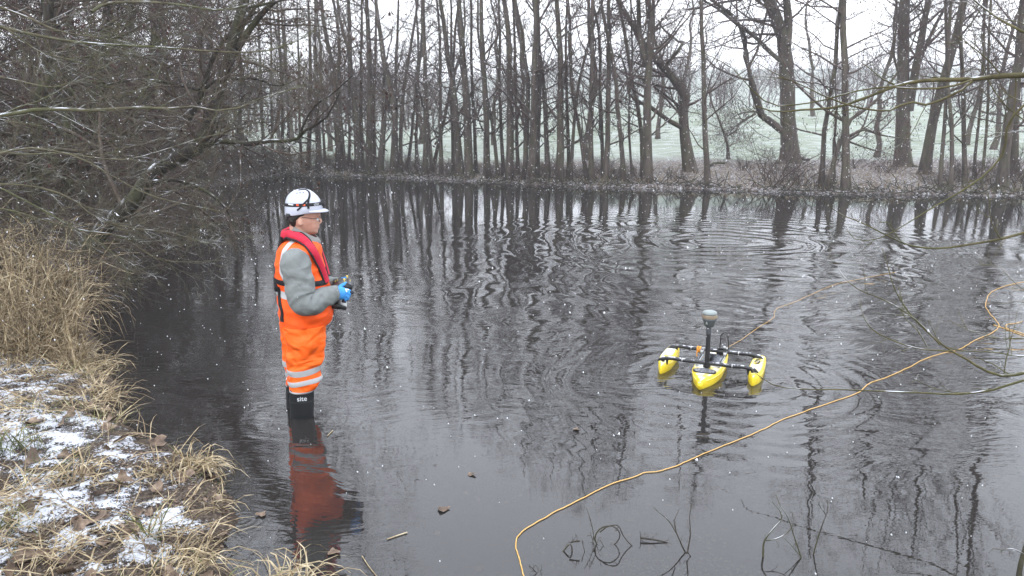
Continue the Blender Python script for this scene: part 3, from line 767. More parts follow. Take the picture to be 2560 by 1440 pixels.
# ------------------------------------------------------------------ left bank: leaning tree, overhanging boughs and thicket
def px_path(pts, Y0, Y1=None, K=14):
    """picture points -> polyline whose distance runs from Y0 to Y1"""
    n = len(pts); Ys = np.linspace(Y0, Y1 if Y1 is not None else Y0, n)
    return resample(np.array([PD(x, y, Yy) for (x, y), Yy in zip(pts, Ys)]), K)
def px_rad(w0, w1, Y0, Y1, K): return np.linspace(w0 / FPX * Y0 / 2, w1 / FPX * Y1 / 2, K)
def lichen_wobble(V, P, R, S, seed, amt=.12):
    return V + norm(V - np.repeat(P, S, axis=0)) * (amt * np.repeat(R, S) * vnoise(V[:, 0] * 14, V[:, 1] * 14, V[:, 2] * 14, seed))[:, None]
def branched(name, label, cat, boughs, seed, main='bark_dark', twig='twig_brown', n1=18, L1=.9, n2=6, n3=5, rmin=.0018, part='bough', ang=48, up=.03, leaf=0.0, group=None, origin=None, L2=.42, bias=None, t0=.08, wig=.16, rr=.5, leafmat='leaf_small', lsz=.012):
    """a thing of thick boughs (each a part) with its twigs (one part); boughs = [(P, R), ...]"""
    rng = np.random.default_rng(seed)
    org = np.array(boughs[0][0][0]) if origin is None else np.array(origin)
    o = thing(name, label, cat, tuple(org), group=group)
    tw = Acc(); leaves = []
    for i, (P, R) in enumerate(boughs):
        S = 9 if R[0] > .03 else 6
        V, F = tubes(P - org, R, S); V = lichen_wobble(V, P - org, R, S, seed + i)
        obj(part if i else ('trunk' if name.endswith('tree') else part), make_mesh(part, V, F, M[main], True), o)
        LL = float(np.linalg.norm(np.diff(P, axis=0), axis=1).sum())
        m1 = max(3, int(n1 * min(1.5, LL / 2.5)))
        P1, R1 = sprout(P[None], R[None], m1, L1, ang, t0, 1, 7, up, wig, rr, rmin * 1.8, rng, bias); tw.add(*tubes(P1, R1, 4))
        P2, R2 = sprout(P1, R1, n2, L1 * L2, 45, .1, 1, 5, up * .5, .16, .6, rmin * 1.25, rng); tw.add(*tubes(P2, R2, 3))
        src = P2
        if n3:
            P3, R3 = sprout(P2, R2, n3, L1 * L2 * .45, 45, .08, 1, 3, 0, .2, .7, rmin, rng, lt=.3); tw.add(*tubes(P3, R3, 3)); src = P3
        if leaf:
            m = rng.random(len(src)) < leaf; leaves.append(src[m][:, -1] + rng.normal(size=(m.sum(), 3)) * .01)
    me = tw.mesh('twigs', M[twig]); me.transform(Matrix.Translation(-Vector(org)))
    obj('twigs', me, o, kind='stuff')
    if leaf:
        q = np.concatenate(leaves)
        if len(q):
            V, F = diamonds(q, lsz, rng); obj('catkins', make_mesh('catkins', V - org, F, M[leafmat]), o, kind='stuff')
    return o
def B_(pts, w0, w1, Y0, Y1=None, K=14):
    Y1 = Y0 if Y1 is None else Y1
    return px_path(pts, Y0, Y1, K), px_rad(w0, w1, Y0, Y1, K)
# the leaning tree whose trunk rises out of the bank over the water
b0 = B_([(205, 640), (255, 575), (310, 528), (345, 488), (385, 430), (440, 398), (495, 368), (522, 300), (545, 240), (562, 180), (585, 90), (612, 0), (640, -120), (650, -260)], 46, 13, 8.2, 8.9, 22)
b1 = B_([(495, 368), (560, 352), (610, 360), (680, 352), (742, 348), (765, 325), (810, 300), (850, 230)], 15, 3, 8.5, 8.2)
b2 = B_([(745, 348), (765, 300), (790, 262), (830, 235), (880, 190)], 7, 2, 8.3, 8.0, 10)
b3 = B_([(562, 180), (600, 110), (650, 40), (690, 0), (760, -60), (840, -100)], 19, 6, 8.8, 8.6)
b4 = B_([(470, 300), (500, 240), (540, 130), (600, 60), (640, 30)], 15, 7, 9.3, 9.2, 10)
b5 = B_([(385, 455), (440, 450), (500, 470), (560, 515), (592, 575)], 13, 3, 8.3, 8.0)
b6 = B_([(508, 225), (540, 200), (600, 198), (645, 198), (690, 215), (760, 190)], 10, 2, 9.2, 8.9)
b7 = B_([(500, 225), (440, 210), (340, 200), (250, 215)], 11, 4, 9.2, 9.4)
b8 = B_([(620, 20), (700, 2), (800, -10), (900, 15)], 7, 2, 8.6, 8.2, 10)
branched('leaning_tree', 'dark lichened tree with forked trunk leaning from the left bank over the water', 'tree',
         [b0, b1, b2, b3, b4, b5, b6, b7, b8], 401, main='bark_darkest', n1=18, L1=1.15, n2=7, n3=5, leaf=.22, part='bough', ang=55, up=.02)
# boughs reaching in from trees off the left edge of the picture, each with yellow-green twigs
NB_ = [
 ([(-180, 330), (0, 290), (90, 274), (250, 276), (330, 268), (430, 272), (500, 266), (560, 280), (640, 250), (760, 215)], 16, 2.5, 4.6, 5.3, 'thickest snow-lined bough running straight in from the left edge'),
 ([(-160, 40), (0, 68), (90, 88), (180, 104), (270, 112), (350, 115), (450, 122), (560, 130), (680, 125), (780, 85)], 11, 2, 4.7, 5.3, 'long green-barked bough sloping gently down above the thick snow-lined one'),
 ([(0, 18), (60, 40), (140, 75), (230, 92), (330, 105)], 7, 2, 5.0, 5.3, 'short upper bough running down from the top left corner'),
 ([(-60, 40), (20, 75), (100, 130), (180, 150), (250, 172), (272, 160)], 6, 1.5, 4.4, 4.8, 'thin yellow-green bough ending in a small upturned hook'),
 ([(-120, 400), (0, 385), (55, 370), (120, 375), (200, 395), (280, 440), (380, 490), (460, 510), (560, 530)], 9, 2, 5.2, 5.8, 'grey bough curving down past the lichened trunk, below the snow-lined one'),
 ([(-120, 360), (0, 378), (80, 388), (130, 380), (220, 392), (300, 400), (420, 372), (520, 340), (640, 330)], 7, 1.5, 5.8, 6.2, 'thin bough bending up to the right below the snow-lined one'),
 ([(-150, 450), (0, 460), (80, 465), (170, 492), (250, 550), (330, 570), (420, 580), (520, 610)], 8, 2, 5.0, 5.6, 'low bough arching over the reeds towards the worker'),
 ([(-150, 440), (0, 470), (60, 500), (170, 560), (240, 600), (300, 650), (330, 720)], 7, 1.2, 5.3, 5.6, 'lowest drooping bough whose reddish tip nearly touches the water'),
 ([(-100, 170), (0, 192), (60, 205), (130, 218), (200, 200), (260, 205)], 7, 2, 5.6, 5.9, 'short knotted bough in the middle of the left thicket'),
 ([(-100, 540), (0, 520), (90, 545), (200, 575), (300, 590), (400, 650), (470, 655), (560, 650)], 6, 1.2, 5.6, 6.0, 'brown bough just above the water with twigs fanned to the right'),
 ([(230, 30), (250, 15), (330, 5), (450, 12), (560, 25), (640, 5)], 10, 3, 7.0, 7.4, 'dark snow-topped bough along the top edge left of the leaning trunk')]
for i, (pts, w0, w1, Y0, Y1, lab) in enumerate(NB_):
    branched('overhanging_bough', lab, 'bough', [B_(pts, w0 * .85, w1, Y0, Y1, 16)], 420 + i, main='twig_green', twig='twig_green', n1=24, L1=.62, n2=5, n3=4, rr=.3, rmin=.0011, ang=38, bias=(.7, 0, 0), part='stem', wig=.12, L2=.5, t0=.02)
# trees of the thicket behind, along the left shore: five shapes, copied
TP = []
for k in range(5):
    rng = np.random.default_rng(600 + k); H = 7.5
    P = [[0, 0, -.2]]; d = np.array([rng.normal() * .22, rng.normal() * .15, 1.0])
    for _ in range(7):
        d = norm(d + np.array([rng.normal() * .15, rng.normal() * .12, .10])); P.append(list(np.array(P[-1]) + d * H / 7))
    P = resample(np.array(P), 14); R = stem_rad(P, .115)
    V, F = tubes(P, R, 8); tm = make_mesh('trunk', lichen_wobble(V, P, R, 8, k), F, M['bark_dark'], True)
    cm, bd = crown_mesh('crown', P, R, rng, 34, 2.5, 8, 9, buds=.5, t0=.05, rmin=.0040, mat='twig_brown', ang=68, up=.03, L3=.45)
    TP.append((tm, cm, make_mesh('catkins', bd[0], bd[1], M['bud'])))
LT = [(-60, 8.8), (60, 9.8), (150, 11.4), (215, 13.0), (20, 13.5), (300, 15.5), (120, 17), (380, 18.5), (250, 21), (450, 22.5), (330, 25), (520, 26), (570, 28.5), (610, 29.6), (-150, 11.5), (-330, 10), (480, 28.5), (545, 30.5),
      (190, 16), (330, 20.5), (170, 23), (400, 24), (290, 28), (-80, 15), (40, 24)]
rng = np.random.default_rng(610)
for i, (c, Y) in enumerate(LT):
    q = PD(c, 600, Y); tm, cm, bm = TP[i % 5]
    o = thing('thicket_tree', '', 'tree', (q[0], Y, GZ(q[0], Y)), rng.random() * 6.28); sc_ = (.8 + .35 * rng.random()) * (1.12 if Y > 15 else 1); o.scale = (sc_, sc_, sc_)
    o.rotation_euler = (rng.normal() * .06, rng.normal() * .06, rng.random() * 6.28)
    obj('trunk', tm, o); obj('crown', cm, o); obj('catkins', bm, o, kind='stuff')
    TREES.append((c, 'thicket', 20, Y, o))
# scrub under them: arching whips over the water
sc = [shrub_mesh('scrub', np.random.default_rng(650 + k), 26, 2.3, .9, 'twig_brown', K=8, n2=7, n3=4, rmin=.0026, arch=.42, r0=.009, L2=.36, dirx=(.45, -.1), base=.4, up=-.01) for k in range(4)]
SCR = [(180, 7.9, .4), (90, 8.4, .55), (280, 14.5, 1.1), (370, 19, 1.2), (500, 25, 1.2), (580, 28, 1.2), (620, 29.5, 1.1), (200, 14, 1.5), (260, 19, 1.6), (540, 27.5, 1.3), (30, 6.9, .6), (120, 7.4, .45), (150, 8.3, .5), (60, 9.2, 1.1), (215, 9.6, .7), (230, 11.2, 1.0), (270, 13.2, 1.05), (160, 12.5, 1.2), (310, 15.4, 1.0), (350, 17.6, 1.1), (400, 19.6, 1.0), (430, 21.7, 1.1),
       (480, 23.6, 1.0), (520, 25.4, 1.05), (560, 26.8, 1.0), (600, 28.2, 1.0), (640, 29.6, .8), (250, 17, 1.3), (100, 10.6, 1.25), (-30, 8.0, 1.0), (330, 21, 1.3), (440, 26, 1.3)]
rng = np.random.default_rng(66); SO = []
for i, (c, Y, s) in enumerate(SCR):
    q = PD(c, 600, Y); z = max(GZ(q[0], Y), 0.0)
    o = obj('scrub', sc[i % 4], None, (q[0], Y, z - .03), (0, 0, rng.normal() * .5), cat='shrub'); o.scale = (s, s, s); SO.append((c, Y, o))
# thin red-brown shoots hanging down to the water by the reeds, and a bramble with dusted leaves
V_ = []
# ------------------------------------------------------------------ boughs hanging in from the right edge, close to the camera
def rbranch(lab, boughs, seed, **k):
    a = dict(main='twig_olive', twig='twig_olive', n1=7, L1=.22, n2=3, n3=0, rmin=.0009, ang=42, part='stem', wig=.16, L2=.5, t0=.05, bias=(-.6, 0, 0))
    a.update(k)
    return branched('overhanging_branch', lab, 'branch', boughs, seed, **a)
rbranch('thick green branch entering at the upper right, its long forked ends reaching left', [
    B_([(2640, 175), (2560, 188), (2500, 190), (2430, 198), (2340, 200), (2280, 205), (2225, 220), (2160, 246), (2090, 268), (2000, 275), (1940, 280), (1890, 265)], 16, 3, 3.0, 3.1, 20),
    B_([(2430, 200), (2370, 218), (2300, 222), (2210, 218), (2140, 228), (2060, 250), (1990, 262), (1930, 262), (1880, 225), (1830, 170), (1775, 140), (1735, 120)], 6, 1.5, 3.0, 3.2, 20),
    B_([(2430, 203), (2400, 228), (2360, 246), (2320, 262), (2270, 255), (2230, 275), (2180, 275), (2120, 262), (2050, 235), (2010, 215), (1960, 195), (1880, 150)], 7, 1.5, 3.0, 3.0, 20),
    B_([(2500, 185), (2470, 150), (2420, 110), (2380, 85)], 4, 1.5, 3.0, 3.1, 8),
    B_([(2540, 195), (2538, 250), (2530, 300), (2515, 335), (2505, 350)], 4, 1.5, 3.0, 3.0, 8)], 701, n1=9)
rbranch('long arched twig curving down from the upper right edge and ending over open water', [
    B_([(2640, 230), (2560, 262), (2520, 310), (2510, 380), (2470, 430), (2400, 480), (2330, 520), (2260, 563), (2190, 598), (2140, 600), (2115, 572)], 7, 1.6, 2.8, 3.0, 20)], 702, n1=6, L1=.12)
rbranch('dark twig bowed like a dish, reaching in from the right edge below the far shore', [
    B_([(2640, 560), (2560, 582), (2500, 598), (2430, 610), (2340, 621), (2270, 612), (2220, 590), (2150, 555), (2100, 535), (2060, 503)], 8, 1.8, 2.6, 2.7, 20),
    B_([(2502, 598), (2485, 570), (2475, 540), (2474, 508)], 3.4, 1.4, 2.62, 2.62, 7), B_([(2262, 612), (2235, 580), (2225, 555)], 3.2, 1.4, 2.68, 2.68, 6)], 703, n1=6, L1=.08, n2=0 or 2)
rbranch('spray of slender forked twigs spreading low over the water at the right edge', [
    B_([(2640, 905), (2560, 932), (2510, 940), (2460, 925), (2420, 900), (2370, 872), (2330, 840), (2280, 790), (2240, 730), (2215, 650), (2205, 620)], 10, 1.4, 2.9, 3.2, 20),
    B_([(2350, 862), (2290, 800), (2210, 750), (2140, 720), (2100, 680), (2095, 660)], 4.5, 1.4, 3.0, 3.3, 14),
    B_([(2380, 878), (2300, 872), (2230, 850), (2175, 818), (2155, 780), (2150, 745)], 4.5, 1.4, 3.0, 3.2, 14),
    B_([(2640, 860), (2560, 890), (2480, 880), (2420, 878), (2360, 865), (2320, 800)], 4, 1.4, 2.9, 3.1, 14),
    B_([(2640, 845), (2560, 846), (2460, 840), (2400, 815), (2370, 800)], 4, 1.3, 2.9, 3.0, 10),
    B_([(2318, 868), (2290, 820), (2262, 795), (2255, 740)], 3, 1.2, 3.0, 3.1, 8), B_([(2640, 780), (2560, 725), (2520, 690), (2500, 665)], 3.4, 1.2, 2.9, 3.0, 8),
    B_([(2510, 935), (2515, 900), (2525, 860), (2524, 820)], 3, 1.2, 2.9, 2.9, 8)], 704, n1=6, L1=.16)
rbranch('very long thin twig low over the water, its tip touching the boat\'s right float', [
    B_([(2660, 925), (2560, 950), (2480, 975), (2400, 985), (2300, 982), (2200, 978), (2100, 974), (2000, 972), (1940, 965), (1905, 945), (1885, 930), (1876, 918)], 7, 1.6, 3.2, 4.0, 22),
    B_([(2420, 984), (2350, 975), (2300, 955), (2285, 945)], 2.6, 1.2, 3.35, 3.5, 8)], 705, n1=6, L1=.08)
rbranch('gnarled outer branch at the top right corner with many fine side twigs', [
    B_([(2700, 60), (2600, 90), (2520, 60), (2460, 20), (2400, -30)], 9, 3, 3.4, 3.8, 14), B_([(2700, 120), (2620, 110), (2560, 60), (2500, 45)], 5, 2, 3.4, 3.5, 10),
    B_([(2620, 330), (2560, 300), (2510, 260), (2470, 200), (2440, 130), (2400, 90)], 4, 1.6, 3.3, 3.4, 12)], 706, n1=10, L1=.3)
# dead stems standing out of the shallow water near the camera
def wstem(lab, boughs, seed, twigs=True):
    return branched('dead_stem', lab, 'plant stem', boughs, seed, main='bark_dark', twig='bark_dark', n1=4 if twigs else 3, L1=.045, n2=2, n3=0, rmin=.0007, ang=40, part='stem', wig=.25, L2=.4)
def Wl(x, y): return W(x, y)[1]
wstem('branching dead stem in the shallows with two tall forks below the floating craft', [
    B_([(1738, 1450), (1738, 1415), (1710, 1375), (1692, 1335), (1670, 1300), (1640, 1275)], 6, 2, 2.75, 2.85, 14), B_([(1718, 1385), (1726, 1330), (1724, 1290), (1730, 1258)], 4, 1.6, 2.75, 2.8, 9),
    B_([(1692, 1335), (1686, 1300), (1695, 1280)], 3, 1.4, 2.8, 2.8, 6), B_([(1735, 1400), (1720, 1380), (1724, 1350)], 3, 1.4, 2.76, 2.76, 6)], 711)
wstem('dead stem with a kinked top in the shallows, just left of two tall straight stems', [
    B_([(1912, 1450), (1908, 1390), (1910, 1355), (1935, 1320), (1955, 1295), (1945, 1270), (1930, 1255)], 6.5, 2, 2.75, 2.8, 16), B_([(1915, 1352), (1945, 1345), (1970, 1330), (1985, 1300), (1980, 1285)], 3, 1.4, 2.76, 2.8, 9)], 712)
wstem('tall straight thin stem leaning right out of the shallows at the lower right', [
    B_([(2020, 1450), (2030, 1400), (2045, 1345), (2060, 1300), (2070, 1270), (2068, 1250)], 5.5, 1.8, 2.75, 2.85, 14), B_([(2066, 1290), (2055, 1272), (2045, 1260)], 2.6, 1.4, 2.82, 2.82, 6),
    B_([(2018, 1440), (2005, 1400), (1985, 1340), (1968, 1290), (1950, 1262), (1940, 1236)], 5, 1.6, 2.72, 2.85, 14), B_([(2000, 1390), (1980, 1365), (1965, 1350)], 2.6, 1.4, 2.75, 2.75, 6)], 713)
wstem('dead plant stem bent into round loops lying on the shallow water', [
    B_([(1500, 1420), (1494, 1370), (1488, 1340), (1500, 1322), (1530, 1315), (1550, 1335), (1545, 1352), (1520, 1368), (1490, 1358), (1484, 1342)], 4.5, 2.5, 2.85, 2.85, 26),
    B_([(1500, 1330), (1520, 1316), (1545, 1314), (1556, 1335), (1570, 1355), (1583, 1368), (1560, 1378), (1535, 1384), (1515, 1372), (1500, 1350)], 4, 2, 2.84, 2.84, 24),
    B_([(1492, 1420), (1478, 1385), (1484, 1340), (1476, 1300), (1465, 1268)], 3, 1.4, 2.84, 2.9, 10)], 714)
wstem('small dead stem folded into a triangle standing in the shallow water near the rope', [
    B_([(1398, 1390), (1425, 1360), (1424, 1422), (1400, 1392)], 4.5, 3, 2.8, 2.8, 14), B_([(1424, 1355), (1450, 1352)], 6, 5, 2.8, 2.8, 4)], 715, False)
wstem('short twiggy stem at the bottom edge between the looped stem and the branching stem', [
    B_([(1496, 1460), (1490, 1410), (1470, 1395), (1455, 1352)], 4, 1.5, 2.78, 2.8, 8), B_([(1494, 1415), (1490, 1380), (1475, 1330)], 2.6, 1.3, 2.78, 2.8, 7), B_([(1490, 1410), (1455, 1425), (1462, 1395)], 3, 1.4, 2.78, 2.78, 7)], 716)
wstem('dark waterlogged stick floating flat beside the looped stem', [B_([(1602, 1345), (1625, 1348), (1660, 1354), (1680, 1360)], 5, 3, 2.88, 2.86, 7), B_([(1601, 1356), (1602, 1336)], 2.5, 1.6, 2.88, 2.88, 4)], 717, False)
wstem('thick broken stub poking up at the bottom edge below the rope', [B_([(1325, 1450), (1345, 1438), (1372, 1430)], 12, 7, 2.63, 2.66, 6), B_([(1345, 1436), (1335, 1425), (1328, 1418)], 2.4, 1.4, 2.64, 2.64, 5)], 718, False)
wstem('brown shoot rising at the bottom right corner with one thin side twig', [B_([(2545, 1470), (2550, 1420), (2566, 1360), (2580, 1330)], 16, 10, 2.6, 2.65, 8), B_([(2560, 1385), (2530, 1372), (2500, 1375), (2480, 1370)], 3, 1.4, 2.6, 2.6, 8)], 719, False)
# ------------------------------------------------------------------ grass, reeds and leaves on the near bank
def blades(P0, D, L, w, K=5, droop=1.0, rng=None, curl=.15):
    """arching blades: roots P0 (n,3), start directions D, lengths L, widths w"""
    n = len(P0); P = np.empty((n, K, 3)); d = norm(D); p = P0.copy(); P[:, 0] = p
    for k in range(1, K):
        p = p + d * (L / (K - 1))[:, None]; P[:, k] = p
        d = norm(d + np.array([0, 0, -1.0]) * (droop * L[:, None] * (0.5 + k / K)) + rng.normal(size=(n, 3)) * curl)
    T = norm(np.gradient(P, axis=1)); side = np.cross(T, norm(rng.normal(size=(n, 1, 3)) * .5 + np.array([0, 0, 1.0]))); side = norm(side)
    prof = np.array([.8, 1, .9, .62, .12]) if K == 5 else np.interp(np.linspace(0, 1, K), [0, .3, .7, 1], [.8, 1, .8, .1])
    w = (w[:, None] * prof[None])[..., None]
    mid = P + np.cross(side, T) * w * .25
    V = np.stack([P - side * w, mid, P + side * w], 2).reshape(-1, 3)
    b = (np.arange(n) * K * 3)[:, None, None]; k = (np.arange(K - 1) * 3)[None, :, None]; s = np.arange(2)[None, None, :]
    F = np.stack([b + k + s, b + k + s + 1, b + k + 3 + s + 1, b + k + 3 + s], -1).reshape(-1, 4)
    return V, F
def bank_z(x, y):
    return zn(x, y)
def scatter(n, test, rng, x0=-6, x1=.6, y0=1.2, y1=7.6):
    X = rng.uniform(x0, x1, n * 4); Y = rng.uniform(y0, y1, n * 4); m = test(X, Y); return X[m][:n], Y[m][:n]
def blade_stuff(name, label, X, Y, mat, rng, L=(.15, .4), w=(.0015, .003), tilt=.9, droop=1.2, drift=(0, 0), sink=.01, K=5, curl=.15, z=None):
    n = len(X); Z = bank_z(X, Y) if z is None else z
    a = rng.random(n) * 2 * PI; D = np.stack([np.cos(a) * tilt + drift[0], np.sin(a) * tilt + drift[1], np.full(n, .35) + rng.random(n) * .6], 1)
    V, F = blades(np.stack([X, Y, Z - sink], 1), D, rng.uniform(*L, n), rng.uniform(*w, n), K, droop, rng, curl)
    return obj(name, make_mesh(name, V, F, M[mat]), kind='stuff', label=label)
rng = np.random.default_rng(31)
land = lambda a, b: (lambda X, Y: (sdist(X, Y) > a) & (sdist(X, Y) < b))
# tall reed bed at the left, y 5..7.6
def in_reed(X, Y): return (sdist(X, Y) > .12) & (Y > 5.15 + .25 * vnoise(X * 2, Y * 0 + 1, seed=4)) & (X > -6)
X, Y = scatter(4200, in_reed, rng, -6.0, -2.6, 4.9, 7.6)
n = len(X); hgt = .35 + .55 * np.clip((Y - 5.0) / 1.2, 0, 1)
a = rng.random(n) * 2 * PI; D = np.stack([np.cos(a) * .5, np.sin(a) * .5 - .12, np.full(n, 1.0)], 1)
V, F = blades(np.stack([X, Y, bank_z(X, Y) - .02], 1), D, hgt * rng.uniform(.45, 1.15, n), rng.uniform(.0018, .0048, n), 6, .8, rng, .34)
obj('reed_bed', make_mesh('reed_bed', V, F, M['reed']), kind='stuff', label='bed of tall dead tan reeds and sedge on the left bank')
X, Y = scatter(1500, in_reed, rng, -6.0, -2.6, 4.9, 7.4)
P = np.stack([X, Y, bank_z(X, Y)], 1); n = len(X); H = rng.uniform(.3, 1.0, (n, 1)); dd = norm(np.stack([rng.normal(size=n) * .45, rng.normal(size=n) * .4, np.ones(n)], 1))
bend = norm(dd + rng.normal(size=(n, 3)) * .55)
PP = np.stack([P, P + dd * H * .5, P + dd * H * .5 + bend * H * .4, P + dd * H * .5 + bend * H * .4 + norm(bend + np.array([0, 0, -.8])) * H * .2], 1)
V, F = tubes(PP, np.full((n, 4), .0017) * rng.uniform(.7, 1.5, (n, 1)), 3)
obj('reed_stalks', make_mesh('reed_stalks', V, F, M['straw']), kind='stuff', label='broken pale reed stalks sticking up out of the reed bed')
# straw laid flat over the snow, thickest below the reeds
def in_flat(X, Y): return (sdist(X, Y) > .03) & (Y < 5.6) & (rng.random(X.shape) < np.clip(.06 + .8 * np.clip((Y - 4.35) / .7, 0, 1) + .5 * (fbm(X * 2.3, Y * 2.3, o=2, seed=71) > .22), 0, 1))
X, Y = scatter(7500, in_flat, rng, -5.5, .3, 1.9, 5.7)
blade_stuff('flattened_straw', 'dead grass blades flattened over the snowy bank', X, Y, 'straw', rng, (.10, .34), (.0012, .0032), 1.5, .9, (.35, -.25), .004, curl=.12)
X, Y = scatter(750, lambda X, Y: (sdist(X, Y) > -.07) & (sdist(X, Y) < .16) & (Y < 5.4), rng, -5, .5, 1.9, 5.6)
blade_stuff('shore_grass', 'dry grass hanging over the water at the edge of the near bank', X, Y, 'straw', rng, (.06, .16), (.0012, .003), 1.2, 1.6, (.3, -.1), .012)
X, Y = scatter(1500, lambda X, Y: (sdist(X, Y) > .05) & (Y < 5) & (fbm(X * 3.1, Y * 3.1, o=2, seed=75) > .15), rng, -5, .3, 1.8, 5.0)
blade_stuff('green_grass', 'sparse green grass blades poking through the snow', X, Y, 'grass_green', rng, (.05, .16), (.001, .0024), .6, 1.2, (0, 0), .006)
# fine chaff of leaf crumbs
n = 14000; X, Y = scatter(n, lambda X, Y: (sdist(X, Y) > -.05) & (Y < 5.6) & (fbm(X * 2.7, Y * 2.7, o=3, seed=81) > -.30), rng, -5, .4, 1.8, 5.6); n = len(X)
q = np.stack([X, Y, bank_z(X, Y) + .004], 1); s = rng.uniform(.004, .013, (n, 1)); e1 = norm(rng.normal(size=(n, 3)) * np.array([1, 1, .45])); e2 = norm(np.cross(e1, norm(rng.normal(size=(n, 3)) * .35 + np.array([0, 0, 1.]))))
V = np.stack([q - e1 * s, q + e2 * s * .7, q + e1 * s, q - e2 * s * .6 + np.array([0, 0, .003])], 1).reshape(-1, 3)
obj('leaf_crumbs', make_mesh('leaf_crumbs', V, np.arange(n * 4).reshape(-1, 4), M['dead_leaf']), kind='stuff', label='crumbled brown leaf litter over the bank')
# individual dead leaves lying on the bank: three curled shapes, each leaf an object of its own
def leaf_mesh(k):
    r = np.random.default_rng(k); nr = 12; th = np.linspace(0, 2 * PI, nr, endpoint=False)
    rad = .034 * (1 + .28 * np.cos(th * 3 + k)) * (1 - .25 * np.cos(th)) * (1 + .12 * r.normal(size=nr))
    x, y = np.cos(th) * rad * 1.2, np.sin(th) * rad
    V = [(0, 0, .004)]; 
    for f in (.55, 1.0):
        V += [(x[i] * f, y[i] * f, .30 * (x[i] * f) ** 2 / .03 + .22 * abs(y[i] * f) * (k % 2) + r.normal() * .004 * f + .004) for i in range(nr)]
    F3 = [(0, 1 + i, 1 + (i + 1) % nr) for i in range(nr)]; F4 = [(1 + i, 1 + nr + i, 1 + nr + (i + 1) % nr, 1 + (i + 1) % nr) for i in range(nr)]
    return make_mesh('leaf', np.array(V), [np.array(F3), np.array(F4)], M['dead_leaf'], True)
lm = [leaf_mesh(k) for k in range(4)]
X, Y = scatter(270, lambda X, Y: (sdist(X, Y) > -.02) & (Y < 4.6) & ((fbm(X * 2.2, Y * 2.2, o=2, seed=85) > -.1) | (Y < 3.1)), rng, -4.2, .2, 1.9, 4.6)
Z = bank_z(X, Y)
for i in range(len(X)):
    o = obj('leaf', lm[i % 4], near_bank, (X[i], Y[i], Z[i] + .006), (rng.normal() * .4, rng.normal() * .4, rng.random() * 6.28)); s = .45 + .75 * rng.random(); o.scale = (s, s, s)
# tufts that stand out one by one
def tuft(lab, px, py, n, L, w, droop, seed, mat='straw', tilt=.6, drift=(0, 0), spread=.05, z=None):
    r = np.random.default_rng(seed); c = W(px, py); gz = max(float(zn(np.array([c[0]]), np.array([c[1]]))[0]), -.02) if z is None else z
    q = np.stack([r.normal(size=n) * spread, r.normal(size=n) * spread, np.full(n, -.015)], 1)
    a = r.random(n) * 2 * PI; D = np.stack([np.cos(a) * tilt + drift[0], np.sin(a) * tilt + drift[1], r.uniform(.5, 1.2, n)], 1)
    V, F = blades(q, D, r.uniform(L[0], L[1], n), r.uniform(w[0], w[1], n), 6, droop, r, .16)
    return obj('grass_tuft', make_mesh('grass_tuft', V, F, M[mat]), None, (c[0], c[1], gz), label=lab, cat='grass tuft')
tuft('golden curled grass tuft leaning over the water at the corner of the snowy bank', 480, 1195, 110, (.12, .30), (.0015, .0036), 3.2, 1, drift=(.45, .1), spread=.05)
tuft('smaller golden tuft on the snow just left of the curled tuft', 390, 1215, 60, (.10, .22), (.0015, .0035), 3.0, 2, drift=(.2, 0), spread=.05)
tuft('drooping straw tuft on the snowy bank near the left middle of the bank', 205, 1240, 60, (.12, .24), (.0018, .004), 3.4, 3, drift=(.2, -.3))
tuft('grey-green grass tuft at the left edge of the snowy bank', 45, 1180, 70, (.10, .26), (.0015, .003), 1.8, 4, 'grass_green', .5)
tuft('bright green broad blades poking up through snow at the bottom of the bank', 385, 1395, 14, (.12, .22), (.002, .0036), 1.3, 5, 'grass_green', .5, spread=.025)
tuft('long straw tuft at the bottom edge left of the worker\'s reflection, bending right', 420, 1475, 70, (.2, .42), (.0014, .003), 1.9, 6, drift=(.6, .5), spread=.07)
tuft('dry grass tuft at the bottom edge in front of the worker\'s reflection', 745, 1490, 46, (.16, .34), (.0013, .0034), 2.0, 7, drift=(.2, .55), spread=.07, z=.02)
tuft('dry tuft at the bottom edge bent flat to the right beside the red reflection', 690, 1475, 30, (.14, .30), (.0013, .003), 2.2, 8, drift=(.8, .4), spread=.04, z=.0)
tuft('stiff straw clump under the reed bed at the water side, above the snow', 215, 925, 90, (.14, .34), (.0015, .0034), 2.2, 9, drift=(.5, -.3), spread=.09)
tuft('snow-dusted straw clump fanned towards the water by the dark notch in the bank', 270, 1005, 60, (.10, .22), (.0015, .0034), 2.4, 10, drift=(.7, -.1), spread=.07)
tuft('upright thin tuft at the lower left corner of the bank', 30, 1400, 40, (.1, .22), (.0015, .003), 2.0, 11, 'grass_green', .5)
tuft('dry tuft overhanging the water near the bottom of the snowy bank', 535, 1285, 26, (.08, .18), (.0014, .003), 2.8, 12, drift=(.5, .1), spread=.05)
